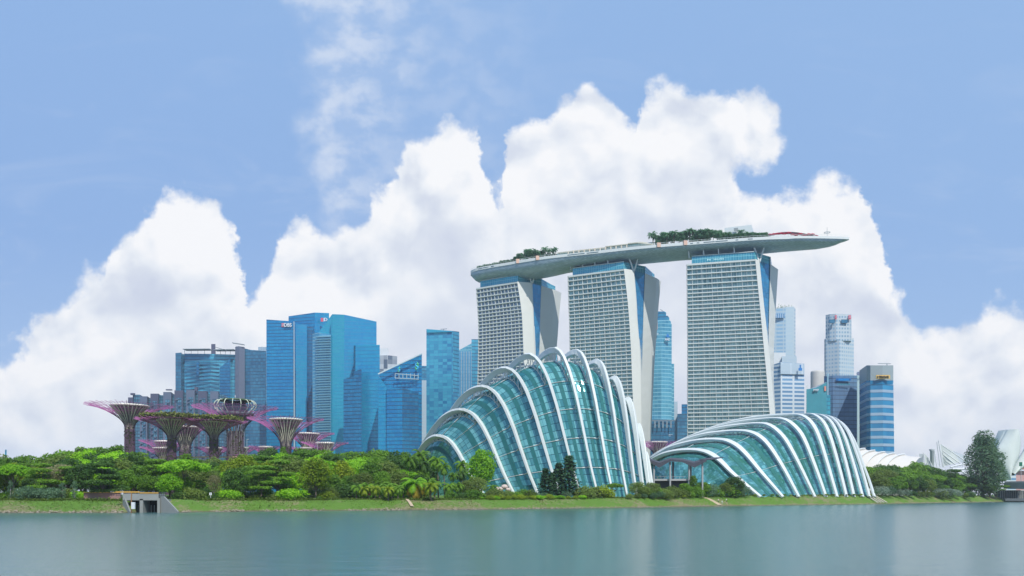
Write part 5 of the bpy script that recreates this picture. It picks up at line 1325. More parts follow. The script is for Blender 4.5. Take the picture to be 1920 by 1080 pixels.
def tree_proto(name, cat, H, Wd, hb, mat, rg, nb=14, n_=3000, size=0.27, kind='round', bark=None, lean=0.0):
    """10 m class prototype with its foot at the origin"""
    blobs = []
    ch = H-hb
    for i in range(nb):
        t = (i+0.5)/nb
        if kind == 'round':
            a = i*2.399; z = hb+ch*(0.18+0.66*t); rad = Wd/2*math.sin(math.pi*min(0.93, 0.22+0.68*t))*rg.uniform(0.45,0.80)
            blobs.append(((math.cos(a)*rad+lean*H, math.sin(a)*rad, z), Wd*rg.uniform(0.13,0.24), 0.75))
        elif kind == 'layer':
            lay = i % 5; a = i*2.399; z = hb+ch*(0.10+0.82*lay/4); rad = Wd/2*(1-0.55*lay/4)*rg.uniform(0.35,0.8)
            blobs.append(((math.cos(a)*rad, math.sin(a)*rad, z), Wd*rg.uniform(0.14,0.22), 0.30))
        elif kind == 'umbrella':
            a = i*2.399; rad = Wd/2*math.sqrt(t)*0.78; z = H-ch*0.30-ch*0.35*(rad/(Wd/2))**2+rg.uniform(-.3,.3)
            blobs.append(((math.cos(a)*rad, math.sin(a)*rad, z), Wd*rg.uniform(0.12,0.19), 0.5))
        elif kind == 'tall':
            a = i*2.399; z = hb+ch*t*0.95; rad = Wd/2*math.sin(math.pi*min(0.96, 0.15+0.8*t))*rg.uniform(0.3,0.7)
            blobs.append(((math.cos(a)*rad, math.sin(a)*rad, z), Wd*rg.uniform(0.16,0.24), 1.0))
        elif kind == 'bush':
            a = i*2.399; rad = Wd/2*math.sqrt(t)*0.72; z = H*0.5*(1-0.5*t)*rg.uniform(0.7,1.25)
            blobs.append(((math.cos(a)*rad, math.sin(a)*rad, z), H*rg.uniform(0.28,0.42), 0.8))
    root = bpy.data.objects.new(name, None); COL.objects.link(root); root['category'] = cat
    mb = crown_mesh(blobs, n_, size, rg, 0.5 if kind != 'layer' else 1.0); cr = mb.build('crown', mat, root)
    tr = MB(); limbs(tr, H, max(hb, 0.5), blobs, rg, 0.20 if kind != 'bush' else 0.07, lean); tr.build('trunk', bark or BARK, root)
    return root
def palm_proto(mat, H, nf, fl, rg, droop=1.0, r0=0.16, dead=None, leanx=0.4):
    root = bpy.data.objects.new('palm_tree', None); COL.objects.link(root); root['category'] = 'palm'
    top = V((leanx, 0, H)); tr = MB(); tr.tube([V((0,0,-0.4)), V((leanx*0.2,0,H*0.4)), V((leanx*0.6,0,H*0.75)), top], [r0*1.3, r0, r0*0.85, r0*0.8], 7); tr.build('trunk', BARK, root)
    fr_ = MB()
    for i in range(nf):
        a = i*2.399+rg.uniform(-.2,.2); el = lerp(1.25, -0.55, (i+0.5)/nf)+rg.uniform(-.15,.15); L_ = fl*rg.uniform(0.85,1.1)
        hd = V((math.cos(a), math.sin(a), 0)); p_ = top+V((0,0,0.1)); pts = [p_.copy()]; e = el
        for j in range(9):
            p_ = p_+(hd*math.cos(e)+V((0,0,math.sin(e))))*(L_/9); e -= 0.20*droop+0.02*j; pts.append(p_.copy())
        side = V((-hd.y, hd.x, 0)); mi = 1 if (dead and i > nf*0.68) else 0
        fr_.tube(pts, [0.05]*9+[0.02], 3, mi)
        for j in range(1, 10):
            for sg in (-1, 1):
                for h_ in (0, 0.5):
                    if j == 9 and h_: continue
                    b_ = pts[j].lerp(pts[min(j+1, 9)], h_); ll = fl*0.23*math.sin(math.pi*min(0.95, (j+h_)/10+0.12))
                    t_ = (pts[min(j+1,9)]-pts[j-1]).normalized(); e_ = b_+side*sg*ll*0.8+t_*ll*0.45-V((0,0,ll*0.5)); w = t_*0.10*fl/3
                    fr_.face([b_-w, b_+w, e_+w*0.3, e_-w*0.3], mi)
    fr_.build('fronds', [mat, dead or mat], root)
    return root
def conifer_proto(rg):
    root = bpy.data.objects.new('conifer', None); COL.objects.link(root); root['category'] = 'conifer'
    tr = MB(); tr.tube([V((0,0,-0.4)), V((0,0,10))], [0.16,0.03], 6); tr.build('trunk', BARK, root)
    mb = MB()
    for k_ in range(26):
        z = 0.7+9.2*k_/26; rad = (1.75*(1-z/10.8)**0.8+0.1)*rg.uniform(0.85,1.12); nb = 11
        for i in range(nb):
            a = i*6.283/nb+k_*0.7+rg.uniform(-.3,.3); L_ = rad*rg.uniform(0.7,1.15); d = V((math.cos(a), math.sin(a), 0)); s_ = V((-d.y, d.x, 0)); o_ = V((0,0,z+rg.uniform(-.12,.12)))
            for j in range(5):
                t0, t1 = j/5, (j+1)/5; q0 = o_+d*L_*t0+V((0,0,0.45*L_*t0-0.12*L_*t0*t0)); q1 = o_+d*L_*t1+V((0,0,0.45*L_*t1-0.12*L_*t1*t1)); w = 0.22*(1.15-t0)
                mb.face([q0-s_*w, q1-s_*w*1.3-V((0,0,0.10)), q1+s_*w*1.3-V((0,0,0.10)), q0+s_*w])
                if j > 1: leaf(mb, q1+V((0,0,0.05)), d, 0.26, rg)
    mb.build('crown', leafmat('leaf_conifer', (0.012,0.051,0.017), (0.042,0.119,0.049), 0.1), root); return root
rg = random.Random(11)
P = {}
P['round_mid'] = tree_proto('broadleaf_tree', 'tree', 10, 8.5, 2.4, L_mid, rg, 18, 4200, 0.26)
P['round_bright'] = tree_proto('broadleaf_tree', 'tree', 10, 9, 2.2, L_bright, rg, 18, 4200, 0.27)
P['round_dark'] = tree_proto('broadleaf_tree', 'tree', 10, 8.5, 2.0, L_dark, rg, 17, 4200, 0.26)
P['round_olive'] = tree_proto('broadleaf_tree', 'tree', 10, 9.5, 2.0, L_olive, rg, 20, 4000, 0.25)
P['umb_mid'] = tree_proto('umbrella_tree', 'tree', 10, 10.5, 4.2, L_mid, rg, 20, 4000, 0.26, 'umbrella')
P['umb_bright'] = tree_proto('umbrella_tree', 'tree', 10, 10, 3.6, L_bright, rg, 20, 4000, 0.26, 'umbrella')
P['lime'] = tree_proto('lime_tree', 'tree', 10, 8, 2.2, L_lime, rg, 16, 3200, 0.27)
P['layer'] = tree_proto('layered_tree', 'tree', 10, 10.5, 2.6, L_dark, rg, 25, 5200, 0.26, 'layer')
P['layer_b'] = tree_proto('layered_tree', 'tree', 10, 9.5, 2.8, L_mid, rg, 25, 4800, 0.26, 'layer')
P['tan'] = tree_proto('flowering_tree', 'tree', 10, 9, 2.5, L_tan, rg, 16, 2600, 0.22, bark=BARKP)
P['tall'] = tree_proto('upright_tree', 'tree', 10, 5, 2.2, L_mid, rg, 16, 3200, 0.22, 'tall')
P['grey'] = tree_proto('grey_green_tree', 'tree', 10, 5.8, 0.8, leafmat('leaf_casuarina', (0.032,0.080,0.043), (0.105,0.196,0.105)), rg, 26, 8000, 0.14, 'tall')
P['bush_mid'] = tree_proto('shrub', 'shrub', 4, 5.5, 0.2, L_mid, rg, 10, 1700, 0.20, 'bush')
P['bush_bright'] = tree_proto('shrub', 'shrub', 4, 6.0, 0.2, L_bright, rg, 11, 2400, 0.22, 'bush')
P['bush_lime'] = tree_proto('shrub', 'shrub', 4, 5.5, 0.2, L_lime, rg, 10, 1500, 0.20, 'bush')
P['bush_dark'] = tree_proto('shrub', 'shrub', 4, 5.5, 0.2, L_dark, rg, 10, 1700, 0.20, 'bush')
P['bush_grey'] = tree_proto('shrub', 'shrub', 4, 5.0, 0.2, L_grey, rg, 10, 1500, 0.17, 'bush')
P['bush_silver'] = tree_proto('shrub', 'shrub', 4, 6.0, 0.2, L_silver, rg, 10, 1800, 0.17, 'bush')
P['bush_olive'] = tree_proto('shrub', 'shrub', 4, 5.5, 0.2, L_olive, rg, 10, 1600, 0.20, 'bush')
P['sapling'] = tree_proto('sapling', 'sapling', 6, 2.6, 0.8, L_grey, rg, 9, 700, 0.15, 'tall', bark=BARKP)
P['palm'] = palm_proto(L_mid, 8.6, 20, 3.1, rg)
P['palm_short'] = palm_proto(L_mid, 4.0, 18, 3.4, rg, 1.1, 0.2)
P['palm_gold'] = palm_proto(L_bright, 3.4, 22, 4.6, rg, 1.0, 0.3, L_yellow)
P['palm_lime'] = palm_proto(L_lime, 3.2, 16, 3.0, rg, 1.1, 0.16)
P['palm_dark'] = palm_proto(L_dark, 7.0, 20, 2.9, rg, 1.2)
P['conifer'] = conifer_proto(rg)
P['roof_tree'] = tree_proto('roof_tree', 'tree', 10, 7.5, 3.2, L_deck, rg, 12, 1700, 0.36)
P['roof_palm'] = palm_proto(L_deck, 7.6, 18, 3.2, rg, 0.9, 0.2)
NOMH = {k: 10 for k in P}; NOMH.update({k: 4.3 for k in P if k.startswith('bush')}); NOMH.update(sapling=6.2, palm=10.2, palm_short=5.6, palm_gold=6.8, palm_lime=4.6, palm_dark=8.6, conifer=10.0, roof_palm=9.8)
KIDS = {k: list(P[k].children) for k in P}
USED = {}
def plant(key, px, top, Y, look, place, plural=None, base=None, ws=1.0, grp=None, z=None, rz=None):
    """a tree whose top reaches photo row `top`, standing at distance Y"""
    z0 = (ground_z(px, Y)-0.05) if z is None else z
    q = at(px, top, Y); H = q.z-z0; s_ = H/NOMH[key]
    src = P[key]
    if key not in USED: o = src; USED[key] = True
    else:
        o = src.copy(); COL.objects.link(o)
        for ch in KIDS[key]: c = ch.copy(); COL.objects.link(c); c.parent = o
    o.location = (q.x, Y, z0); o.scale = (s_*ws, s_*ws, s_); o.rotation_euler = (0, 0, rg.random()*6.28 if rz is None else rz)
    if grp: o['group'] = grp
    elif 'group' in o: del o['group']
    PEND.append((o, look, plural or look+'s', place, px)); return o
GT = 'trees of the park along the left bank'
# --- hand placed trees of the left bank, front
plant('umb_bright', 25, 862, 241, 'yellow topped umbrella tree', 'at the far left', grp=GT)
plant('lime', 8, 872, 244, 'lime yellow tree', 'at the far left edge', grp=GT, ws=0.8)
plant('layer_b', 76, 868, 240, 'flat layered tree on a pale thin trunk', 'at the far left', grp=GT, ws=0.95)
plant('tan', 112, 870, 247, 'tan blossomed tree', 'left of the layered tree by the drain outlet', grp=GT, ws=1.25)
plant('layer', 193, 868, 237, 'large dark layered tree', 'just left of the drain outlet', grp=GT, ws=1.08)
plant('layer', 205, 885, 239, 'low dark layered tree', 'directly beside the drain outlet', grp=GT, ws=1.1)
plant('round_mid', 262, 870, 258, 'grey green tree', 'right behind the drain outlet', grp=GT)
plant('layer_b', 292, 860, 262, 'green layered tree', 'behind the drain outlet', grp=GT)
plant('umb_bright', 345, 852, 252, 'large bright green spreading tree', 'right of the drain outlet', grp=GT, ws=1.12)
plant('round_bright', 320, 885, 246, 'bright green low tree', 'by the right wing wall of the drain outlet', grp=GT)
plant('tan', 402, 890, 249, 'thin pale yellowish tree', 'above the white notice sign', grp=GT, ws=0.7)
plant('round_dark', 442, 876, 253, 'round very dark tree', 'between the two bright green shrubs', grp=GT)
plant('layer_b', 490, 872, 257, 'wide layered green tree', 'behind the two bright green shrubs', grp=GT, ws=1.2)
plant('layer_b', 520, 862, 268, 'tall layered olive tree', 'left of the lime green tree', grp=GT, ws=1.1)
plant('lime', 592, 857, 262, 'vivid lime green tree', 'standing out in the left woods', grp=GT)
plant('bush_bright', 431, 906, 250, 'big vivid green shrub', 'at the top of the left bank', grp='vivid green shrubs on the left bank', ws=1.25)
plant('bush_bright', 545, 903, 259, 'big vivid green shrub', 'at the top of the left bank', grp='vivid green shrubs on the left bank', ws=1.3)
plant('bush_lime', 610, 915, 264, 'yellowish low shrub', 'right of the vivid green shrubs', ws=1.2)
plant('lime', 455, 852, 285, 'yellow green tree', 'in the middle of the left woods', grp=GT)
plant('lime', 432, 858, 280, 'yellow green tree', 'in the middle of the left woods', grp=GT, ws=0.8)
plant('lime', 250, 850, 292, 'golden topped tree', 'below the tall left steel tree', grp=GT)
plant('tall', 532, 838, 330, 'small round topped tree', 'above the woods by the bright pink steel tree', grp=GT, ws=0.5)
plant('tall', 506, 840, 330, 'small round topped tree', 'above the woods by the bright pink steel tree', grp=GT, ws=0.6)
# --- rows filled behind, following the treetop line of the photograph
SKYL = [(-120,850),(0,855),(30,848),(62,858),(95,850),(122,836),(140,840),(165,830),(190,842),(215,832),(240,838),(262,852),(300,856),(345,850),(380,860),(420,856),(455,848),(500,842),(560,841),(610,843),(660,848),(700,842),(730,840),(750,850),(790,855),(820,880),(900,905)]
rg = random.Random(21)
def zone(px):
    for lim, t in ((70,'at the far left edge'),(150,'left of the culvert'),(235,'by the left steel tree'),(330,'behind the drain outlet'),(420,'by the green rimmed steel trees'),(480,'by the bistro steel tree'),(560,'by the bright pink steel tree'),(650,'right of the steel trees'),(720,'below the narrow blue tower'),(800,'below the slanted blue tower')):
        if px < lim: return t
    return 'left of the tall dome'
looks = {'round_mid':'mid green tree','round_bright':'bright green tree','round_dark':'dark green tree','round_olive':'olive tree','umb_mid':'flat topped green tree','umb_bright':'flat topped bright tree','layer_b':'layered green tree','tall':'upright tree','tan':'tan tree','lime':'yellow green tree','layer':'layered dark tree','palm_dark':'dark palm'}
def row(Y, dtop, step, keys, rank, x0=-90, x1=790, j=1.0):
    px = x0
    while px < x1:
        k_ = rg.choice(keys); top = interp(SKYL, px)+dtop+rg.uniform(-4, 5)*j
        lk = looks[k_]
        plant(k_, px, top, shoreY(px)+Y+rg.uniform(-4, 4), lk, 'in the '+rank+' '+zone(px), grp='trees of the left woods', ws=rg.uniform(0.85,1.15))
        px += step*rg.uniform(0.75, 1.25)
row(88, 0, 25, ['round_mid','round_mid','round_dark','umb_mid','tall','round_olive','round_mid'], 'rear row')
row(60, 9, 28, ['round_mid','round_bright','round_dark','umb_mid','round_olive','layer_b'], 'third row')
row(42, 20, 29, ['round_mid','round_olive','umb_bright','round_dark','lime','round_bright','round_olive'], 'second row')
row(30, 38, 34, ['round_dark','round_mid','round_olive','round_bright','layer_b'], 'front row', j=1.5)
# understorey shrubs along the promenade
def shrubs(x0, x1, step, dY, lo, hi, keys, place, seed):
    r2 = random.Random(seed); px = x0
    nm = {'bush_mid':'green shrub','bush_dark':'dark shrub','bush_grey':'grey green shrub','bush_olive':'olive shrub','bush_lime':'yellow green shrub','bush_bright':'bright green shrub','bush_silver':'silvery shrub','sapling':'thin sapling'}
    while px < x1:
        k_ = r2.choice(keys); plant(k_, px, r2.uniform(lo, hi), shoreY(px)+dY+r2.uniform(-1.5, 1.5), nm[k_], place, grp='shrubs along the bank', ws=r2.uniform(0.9, 1.3)); px += step*r2.uniform(0.7,1.3)
shrubs(-60, 215, 18, 24, 905, 918, ['bush_mid','bush_dark','bush_olive','bush_bright'], 'behind the left promenade', 1)
shrubs(20, 150, 24, 15, 898, 912, ['sapling','bush_grey','sapling'], 'on the left bank promenade', 2)
shrubs(340, 640, 20, 22, 905, 919, ['bush_dark','bush_mid','bush_olive'], 'under the trees right of the outlet', 3)
shrubs(400, 640, 26, 15, 921, 928, ['bush_dark','bush_olive','bush_mid'], 'low on the bank right of the outlet', 4)
shrubs(615, 800, 16, 27, 895, 910, ['bush_mid','bush_dark','bush_olive','bush_bright'], 'behind the short palms', 5)
shrubs(845, 1010, 15, 17, 908, 920, ['bush_mid','bush_grey','bush_olive','bush_dark'], 'at the foot of the tall dome', 6)
shrubs(905, 1100, 12, 13, 922, 929, ['bush_lime','bush_bright','bush_lime'], 'in the low hedge before the tall dome', 7)
shrubs(1215, 1330, 15, 17, 902, 915, ['bush_mid','bush_olive','bush_mid'], 'before the dark roofed pavilion', 8)
shrubs(1180, 1260, 13, 12, 916, 925, ['bush_mid','bush_olive','bush_grey'], 'on the bank between the domes', 9)
shrubs(1330, 1400, 16, 17, 898, 912, ['bush_dark','bush_mid','bush_grey'], 'before the left end of the low dome', 10)
shrubs(1640, 1700, 13, 16, 903, 917, ['bush_grey','bush_grey','bush_silver'], 'right of the low dome', 11)
shrubs(1700, 1830, 12, 14, 912, 922, ['bush_mid','bush_olive','bush_dark','bush_grey'], 'on the bank below the right woods', 12)
shrubs(1415, 1640, 14, 13, 924, 926.5, ['bush_mid','bush_lime','bush_olive'], 'in the low planting before the low dome', 13)
for px, t in ((1762,911),(1776,910),(1790,913)): plant('bush_silver', px, t, shoreY(px)+16, 'silvery clipped shrub', 'on the right bank', grp='shrubs along the bank', ws=1.1)
plant('bush_dark', 1817, 917, shoreY(1817)+9, 'dark round shrub', 'by the shore right of the silvery ones')
plant('bush_lime', 1283, 926, shoreY(1283)+12, 'golden yellow shrub', 'on the bank before the pavilion')
# palms by the dome
for px, t, k_, Y in ((767,850,'palm',300),(787,840,'palm',315),(796,856,'palm_dark',305),(822,853,'palm',296),(834,866,'palm',290),(868,861,'palm',306),(862,878,'palm_dark',298),(850,884,'palm',292)):
    plant(k_, px, t, Y, 'tall coconut palm', 'at the left foot of the tall dome', grp='palms at the foot of the tall dome')
for px, t, Y in ((690,903,268),(712,905,270),(735,902,272),(746,908,270),(668,906,266),(757,904,276),(720,899,282),(806,892,292),(815,898,286),(843,903,286),(858,902,290),(925,906,300),(700,896,284)):
    plant('palm_short', px, t, Y, 'short bushy palm', 'along the bank left of the tall dome', grp='short palms along the bank')
plant('palm_gold', 776, 880, 275, 'large palm with hanging golden fronds', 'left of the tall dome', rz=1.0, ws=1.1)
plant('palm_lime', 808, 902, 272, 'yellow green palm', 'right beside the golden fronded palm')
for px, t in ((704,908),(728,910),(680,910)): plant('palm_lime', px, t, 266, 'low lime green palm', 'among the short palms')
plant('palm_dark', 637, 846, 292, 'dark drooping palm', 'in the woods below the centre towers')
plant('round_bright', 902, 841, 318, 'dense round green tree', 'standing alone before the tall dome', ws=0.72)
plant('round_olive', 893, 893, 300, 'dull olive bushy tree', 'at the foot of the tall dome', ws=1.1)
plant('round_olive', 875, 900, 296, 'small olive bushy tree', 'at the foot of the tall dome', ws=1.1)
for px, t, lk in ((1023,877,'short conifer'),(1035,885,'thin shortest conifer'),(1048,867,'slim mid height conifer'),(1067,853,'tallest dark conifer')):
    plant('conifer', px, t, shoreY(px)+22, lk, 'of the four before the tall dome', grp='conifers before the tall dome', ws=1.75)
for px, t, k_ in ((1086,908,'bush_olive'),(1100,903,'bush_olive'),(1115,906,'bush_olive'),(1128,902,'bush_lime'),(1135,908,'bush_lime'),(1020,919,'bush_grey'),(1062,916,'bush_grey')):
    plant(k_, px, t, shoreY(px)+18, 'yellowish rounded shrub' if k_ != 'bush_grey' else 'grey green low shrub', 'right of the conifers', grp='shrubs along the bank', ws=1.1)
plant('umb_mid', 1153, 903, shoreY(1153)+24, 'small umbrella shaped tree', 'before the right side of the tall dome', ws=1.1)
for px, t in ((1196,903),(1222,904),(1210,912)): plant('round_olive', px, t, shoreY(px)+16, 'small airy tree', 'between the two domes', ws=1.2)
plant('tall', 1300, 892, shoreY(1300)+20, 'pointed small tree', 'in front of the pavilion', ws=1.2)
plant('round_mid', 1283, 905, shoreY(1283)+17, 'small round tree', 'in front of the pavilion', ws=1.2)
plant('round_mid', 1318, 903, shoreY(1318)+18, 'small bushy tree', 'in front of the pavilion', ws=1.3)
plant('round_dark', 1378, 893, shoreY(1378)+15, 'bushy dark green tree', 'before the left end of the low dome', ws=1.25)
plant('round_olive', 1360, 905, shoreY(1360)+15, 'low olive tree', 'before the left end of the low dome', ws=1.2)
# small red and orange planting at the feet of the low dome
# --- right woods
SKR = [(1618,872),(1640,871),(1680,868),(1715,868),(1730,872),(1760,880),(1790,885),(1810,890),(1830,900)]
rg = random.Random(33)
for (dY, dt, st, keys, rk) in ((70,0,15,['round_dark','round_mid','umb_mid','round_dark'],'rear row of the right woods'),(45,11,16,['round_mid','round_dark','umb_mid','round_olive'],'middle row of the right woods'),(25,25,17,['round_olive','round_mid','round_dark','round_olive'],'front row of the right woods')):
    px = 1622 if dY > 60 else 1642 if dY > 40 else 1655
    while px < 1830:
        k_ = rg.choice(keys); plant(k_, px, interp(SKR, px)+dt+rg.uniform(-2,3), shoreY(px)+dY+rg.uniform(-5,5), looks[k_], 'in the '+rk, grp='trees of the right woods', ws=rg.uniform(0.95,1.3)); px += st*rg.uniform(0.8,1.2)
for px, t, dY in ((1717,863,48),(1732,868,52),(1722,890,24),(1745,893,24),(1704,898,24)):
    plant('palm' if t < 880 else 'palm_dark', px, t, shoreY(px)+dY, 'palm', 'in the right woods', 'palms', grp='palms of the right woods')
plant('layer', 1785, 880, shoreY(1785)+45, 'dark spreading tree', 'before the pleated sails', ws=1.0)
plant('grey', 1843, 812, shoreY(1843)+28, 'very tall grey green feathery tree', 'near the right edge', ws=1.12)
plant('grey', 1856, 826, shoreY(1850)+30, 'shorter grey green feathery tree', 'leaning against the very tall one', ws=0.95)
plant('layer_b', 1868, 893, shoreY(1868)+14, 'low layered green tree', 'right below the tall grey green tree', ws=1.3)
plant('round_dark', 1852, 905, shoreY(1852)+12, 'small dark tree', 'under the tall grey green tree', ws=1.2)
# --- roof deck planting
rg = random.Random(8)
TRD = 'on the left part of the roof deck'
def deck_plant(key, px, top, d, look, place, ws=1.0):
    q = deck_on(px, d); H = (zof(top, q.y)-DZ)+0.2; src = P[key]
    if key not in USED: o = src; USED[key] = True
    else:
        o = src.copy(); COL.objects.link(o)
        for ch in KIDS[key]: c = ch.copy(); COL.objects.link(c); c.parent = o
    s_ = H/NOMH[key]; o.location = (q.x, q.y, DZ-0.2); o.scale = (s_*ws, s_*ws, s_); o.rotation_euler = (0,0,rg.random()*6.28); o['group'] = 'trees on the roof deck'
    PEND.append((o, look, look+'s', place, px))
for px, t in ((981,469),(999,464),(1003,467),(1018,461),(1030,463),(1038,462),(1012,467),(1024,466)): deck_plant('roof_palm', px, t+rg.uniform(-1,1), rg.uniform(5,10), 'dark palm', TRD, 1.25)
for px, t in ((965,480),(972,474),(988,466),(994,472),(1008,470),(958,485),(1022,474),(983,480),(1000,478),(1033,474)): deck_plant('roof_tree', px, t, rg.uniform(4,9), 'dark bushy tree', TRD, 1.25)
for i, px in enumerate(range(893, 960, 5)): deck_plant('roof_tree', px, interp([(890,500),(900,496),(930,492),(945,486),(960,486)], px)+rg.uniform(-1.5,1.5), rg.uniform(3,7), 'low round tree', 'at the left tip of the roof deck', 1.4)
for px, t in ((1222,431),(1228,437),(1248,431),(1262,429),(1290,425),(1296,427),(1303,427),(1336,430),(1389,428),(1283,430)): deck_plant('roof_palm', px, t+1, rg.uniform(5,10), 'dark palm', 'around the middle of the roof deck', 1.2)
for px, t in ((1237,440),(1242,434),(1255,436),(1270,434),(1278,432),(1310,430),(1317,428),(1326,429),(1343,430),(1349,434),(1362,434),(1366,438),(1324,441),(1351,441),(1230,450),(1245,450),(1310,442),(1297,440)): deck_plant('roof_tree', px, t, rg.uniform(5,10), 'dark bushy tree', 'around the middle of the roof deck', 1.1)
for i, px in enumerate(range(1374, 1440, 6)): deck_plant('roof_tree', px, 437.5-0.05*(px-1374)+rg.uniform(-1.5,1.5), rg.uniform(4,6), 'low hedge tree', 'before the white lift block on the roof deck', 1.5)
# rooftop greenery of the grey tower beside the hotel
mb = MB(); r2 = random.Random(4)
for i in range(500):
    px = r2.uniform(1455,1486); q = at(px, 0, 1012); q.z = zof(576,1000)+abs(r2.gauss(0,1.6))*(1+0.8*math.sin(px)); q.y += r2.uniform(-4,4); leaf(mb, q, V((0,0,1)), 0.7, r2)
o = mb.build('roof_garden', L_deck); o.parent = [x for x in S.objects if x.get('label','').startswith('tall grey office tower')][0]; 
o.data.transform(__import__('mathutils').Matrix.Translation(-o.parent.location))
# remove prototypes nobody used
for k_, r_ in list(P.items()):
    if k_ not in USED:
        for ch in KIDS[k_]: bpy.data.objects.remove(ch)
        bpy.data.objects.remove(r_)
# ground cover along the top of the bank
mb = MB(); r2 = random.Random(9)
for i in range(26000):
    px = r2.uniform(-60, 1880); d = r2.choice((r2.gauss(13,1.2), r2.uniform(1.0,13))); sy = shoreY(px); Y = sy+d
    if 222 < px < 334 and d < 14: continue
    w = 0.20 if d < 11.5 else 0.32
    if d < 11.5 and r2.random() < 0.35: continue
    q = V(((px-960)/F*sy, Y, ground_z(px, Y)+abs(r2.gauss(0, w*0.8)))); leaf(mb, q, V((0,0,1)), w, r2)
o = mb.build('ground_cover', leafmat('ground_cover', (0.035,0.08,0.010), (0.17,0.24,0.035))); tag(o, 'low grass and creepers on the bank', 'ground cover', kind='stuff')
# flowering border at the feet of the low dome
mb = MB()
for i in range(5200):
    px = r2.uniform(1395, 1680); sy = shoreY(px); Y = sy+r2.gauss(14.5, 0.6); q = V(((px-960)/F*sy, Y, ground_z(px, Y)+abs(r2.gauss(0, 0.35)))); leaf(mb, q, V((0,0,1)), 0.22, r2, mi=r2.choice((0,0,1,2)))
o = mb.build('flower_border', [L_olive, leafmat('flower_orange', (0.35,0.10,0.03), (0.55,0.30,0.06)), leafmat('flower_yellow', (0.35,0.30,0.04), (0.55,0.50,0.1))]); tag(o, 'orange and yellow flowering ground cover before the low dome', 'flower border', kind='stuff')
# gravel paths and steps on the slope
pth = plain('sand_track', (0.42,0.34,0.24), 0.95, var=0.2)
def track(pts, w):
    mb = MB(); A = []; B = []
    for px, d in pts:
        sy = shoreY(px); x = (px-960)/F*sy; z = ground_z(px, sy+d)+0.28; A.append((x-w, sy+d, z)); B.append((x+w, sy+d, z))
    mb.grid([A, B]); o = mb.build('path', pth); tag(o, kind='structure')
track([(1318,13.5),(1328,11),(1337,8),(1345,5),(1352,2)], 0.9)
track([(752,12.5),(758,10),(764,7),(770,4)], 0.5)
track([(1758,14),(1766,10),(1780,6),(1795,3)], 0.7)
q = at(1650, HZ, shoreY(1650)+5)
mb = MB()
for i in range(4):
    for j in range(2):
        px = 1641+i*5.5; sy = shoreY(px); d0 = 11-0.2*i; a = V(((px-960)/F*sy, sy+d0, ground_z(px, sy+d0)+0.25)); b_ = V(((px+9-960)/F*sy, sy+2.5, ground_z(px, sy+2.5)+0.25))
    mb.beam(a, b_, 0.75, 0.4)
o = mb.build('concrete_steps', plain('steps_concrete', (0.50,0.46,0.38), 0.9)); tag(o, 'pale slanting concrete strips on the bank right of the low dome', 'steps')

# stones along the waterline
mb = MB(); r2 = random.Random(14)
for i in range(1500):
    px = r2.uniform(-60, 1860)
    if 225 < px < 335 or noise.noise(V((px*0.02, 7, 0))) < -0.12: continue
    sy = shoreY(px); d = r2.uniform(0.2, 2.4); w = r2.uniform(0.12, 0.42); q = V(((px-960)/F*sy, sy+d, max(0.02, ground_z(px, sy+d))+w*0.2))
    a = [q+V((math.cos(t)*w*r2.uniform(.7,1.2), math.sin(t)*w*r2.uniform(.7,1.2), 0)) for t in (0,1.25,2.5,3.77,5.0)]; tp = q+V((r2.uniform(-.1,.1), 0, w*r2.uniform(.5,.9)))
    for j in range(5): mb.face([a[j], a[(j+1) % 5], tp])
o = mb.build('shore_stones', plain('shore_stone', (0.26,0.23,0.18), 0.95, var=0.3, scale=1.0)); tag(o, 'small stones along the waterline', 'stones', kind='stuff')

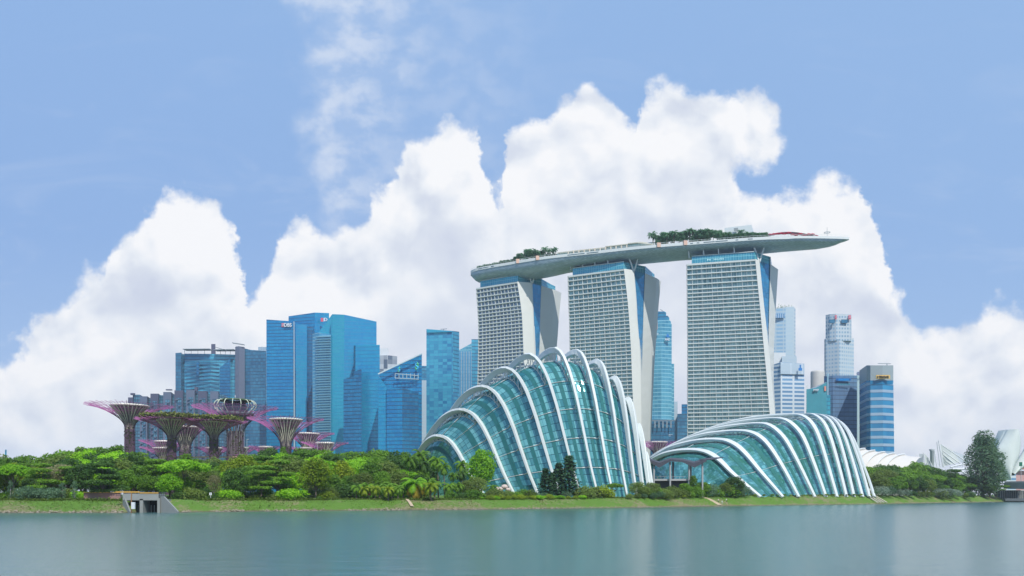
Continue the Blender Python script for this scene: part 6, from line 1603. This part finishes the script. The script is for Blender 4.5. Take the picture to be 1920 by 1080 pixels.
# ============================================================ PEOPLE
def person(px, Y, facing, shirt, trousers, label, pose='stand', z=None):
    q = at(px, HZ, Y); z0 = ground_z(px, Y) if z is None else z; h = 1.7
    vs, es, rs = [], [], []
    def add(p_, r_, par=None):
        vs.append(p_); rs.append(r_)
        if par is not None: es.append((par, len(vs)-1))
        return len(vs)-1
    st = 0.16 if pose == 'walk' else 0.03
    pel = add((0,0,0.93), (0.15,0.11)); wa = add((0,0,1.10), (0.135,0.10), pel); chs = add((0,0,1.32), (0.165,0.11), wa); nk = add((0,0.0,1.47), (0.06,0.06), chs); hd = add((0,-0.02,1.58), (0.085,0.095), nk); tp = add((0,-0.01,1.67), (0.07,0.08), hd)
    for sg in (-1, 1):
        hp = add((0.09*sg,0,0.86), (0.095,0.095), pel); kn = add((0.10*sg,-st*sg,0.48), (0.065,0.065), hp); ank = add((0.10*sg,-st*1.6*sg+0.02,0.09), (0.045,0.045), kn); add((0.11*sg,-st*1.6*sg-0.13,0.04), (0.045,0.035), ank)
        sh = add((0.19*sg,0,1.38), (0.06,0.06), chs)
        if pose == 'fish': el = add((0.24*sg,-0.10,1.14), (0.045,0.045), sh); add((0.12*sg,-0.34,1.12), (0.035,0.03), el)
        else: el = add((0.25*sg,0.03,1.10), (0.045,0.045), sh); wr = add((0.26*sg,-0.08+0.1*sg*(pose == 'walk'),0.85), (0.032,0.03), el); add((0.26*sg,-0.10,0.77), (0.035,0.02), wr)
    me = bpy.data.meshes.new('body'); me.from_pydata(vs, es, []); ob = bpy.data.objects.new('body', me); COL.objects.link(ob)
    md = ob.modifiers.new('s', 'SKIN'); ob.modifiers.new('u', 'SUBSURF').levels = 1
    for i, r_ in enumerate(rs): me.skin_vertices[0].data[i].radius = r_
    me.skin_vertices[0].data[0].use_root = True
    bpy.context.view_layer.update(); dg = bpy.context.evaluated_depsgraph_get(); m2 = bpy.data.meshes.new_from_object(ob.evaluated_get(dg)); bpy.data.objects.remove(ob)
    m2.materials.clear()
    for m in (SKIN, shirt, trousers, HAIR): m2.materials.append(m)
    for pl in m2.polygons:
        c = pl.center; arm = abs(c.x) > 0.225 and c.z < 1.2
        pl.material_index = 3 if (c.z > 1.60 and c.y > -0.06) else 0 if (c.z > 1.45 or arm) else 1 if c.z > 0.93 else 2
        pl.use_smooth = True
    o = bpy.data.objects.new('person', None); COL.objects.link(o); o.location = (q.x, Y, z0); o.rotation_euler = (0,0,R(facing)); tag(o, label, 'person')
    b_ = bpy.data.objects.new('body', m2); COL.objects.link(b_); b_.parent = o; return o
SKIN = plain('skin', (0.42,0.26,0.18), 0.6, var=0.02); HAIR = plain('hair', (0.02,0.015,0.012), 0.6, var=0)
SW = plain('shirt_white', (0.75,0.76,0.78), 0.7, var=0); SB = plain('shirt_blue', (0.05,0.14,0.35), 0.7, var=0); SP = plain('shirt_pink', (0.60,0.30,0.40), 0.7, var=0); SL = plain('shirt_lavender', (0.55,0.55,0.72), 0.7, var=0); SGm = plain('shirt_mint', (0.50,0.70,0.58), 0.7, var=0)
TD = plain('trousers_dark', (0.02,0.025,0.04), 0.8, var=0); TB = plain('trousers_blue', (0.06,0.10,0.20), 0.8, var=0); TG = plain('trousers_grey', (0.4,0.42,0.42), 0.8, var=0)
def on_bank(px, d): return shoreY(px)+d
person(1347, on_bank(1347, 5.0), 60, SW, TD, 'person in white top and dark trousers on the grass bank, leftmost of three')
person(1354, on_bank(1354, 3.2), 10, SGm, TG, 'person all in pale clothes nearest the water, middle of the three on the bank')
person(1362, on_bank(1362, 5.0), -40, SW, TD, 'person in white top and dark trousers on the grass bank, rightmost of three', 'walk')
person(58, on_bank(58, 16.5), 80, SB, TB, 'person in blue walking on the promenade at the far left', 'walk')
person(272, on_bank(272, 19), 180, SL, TG, 'person in a pale lavender top standing behind the drain outlet')
finish_labels()
# ============================================================ HAZE
hm = bpy.data.materials.new('haze'); hm.use_nodes = True; hk = NT(hm.node_tree); ho = hk.n('ShaderNodeOutputMaterial'); pvn = hk.n('ShaderNodeVolumePrincipled')
pvn.inputs['Color'].default_value = (0.80,0.89,1.0,1); pvn.inputs['Density'].default_value = 0.00009; pvn.inputs['Anisotropy'].default_value = 0.0
hk.t.links.new(pvn.outputs[0], ho.inputs['Volume'])
mb = MB(); x0, x1, y0, y1, z0, z1 = -4600, 4600, -700, 6200, -3, 235
mb.prism([(x0,y0,z0),(x1,y0,z0),(x1,y1,z0),(x0,y1,z0)], [(x0,y0,z1),(x1,y0,z1),(x1,y1,z1),(x0,y1,z1)])
o = mb.build('haze', hm); tag(o, kind='stuff')
S.cycles.volume_bounces = 0
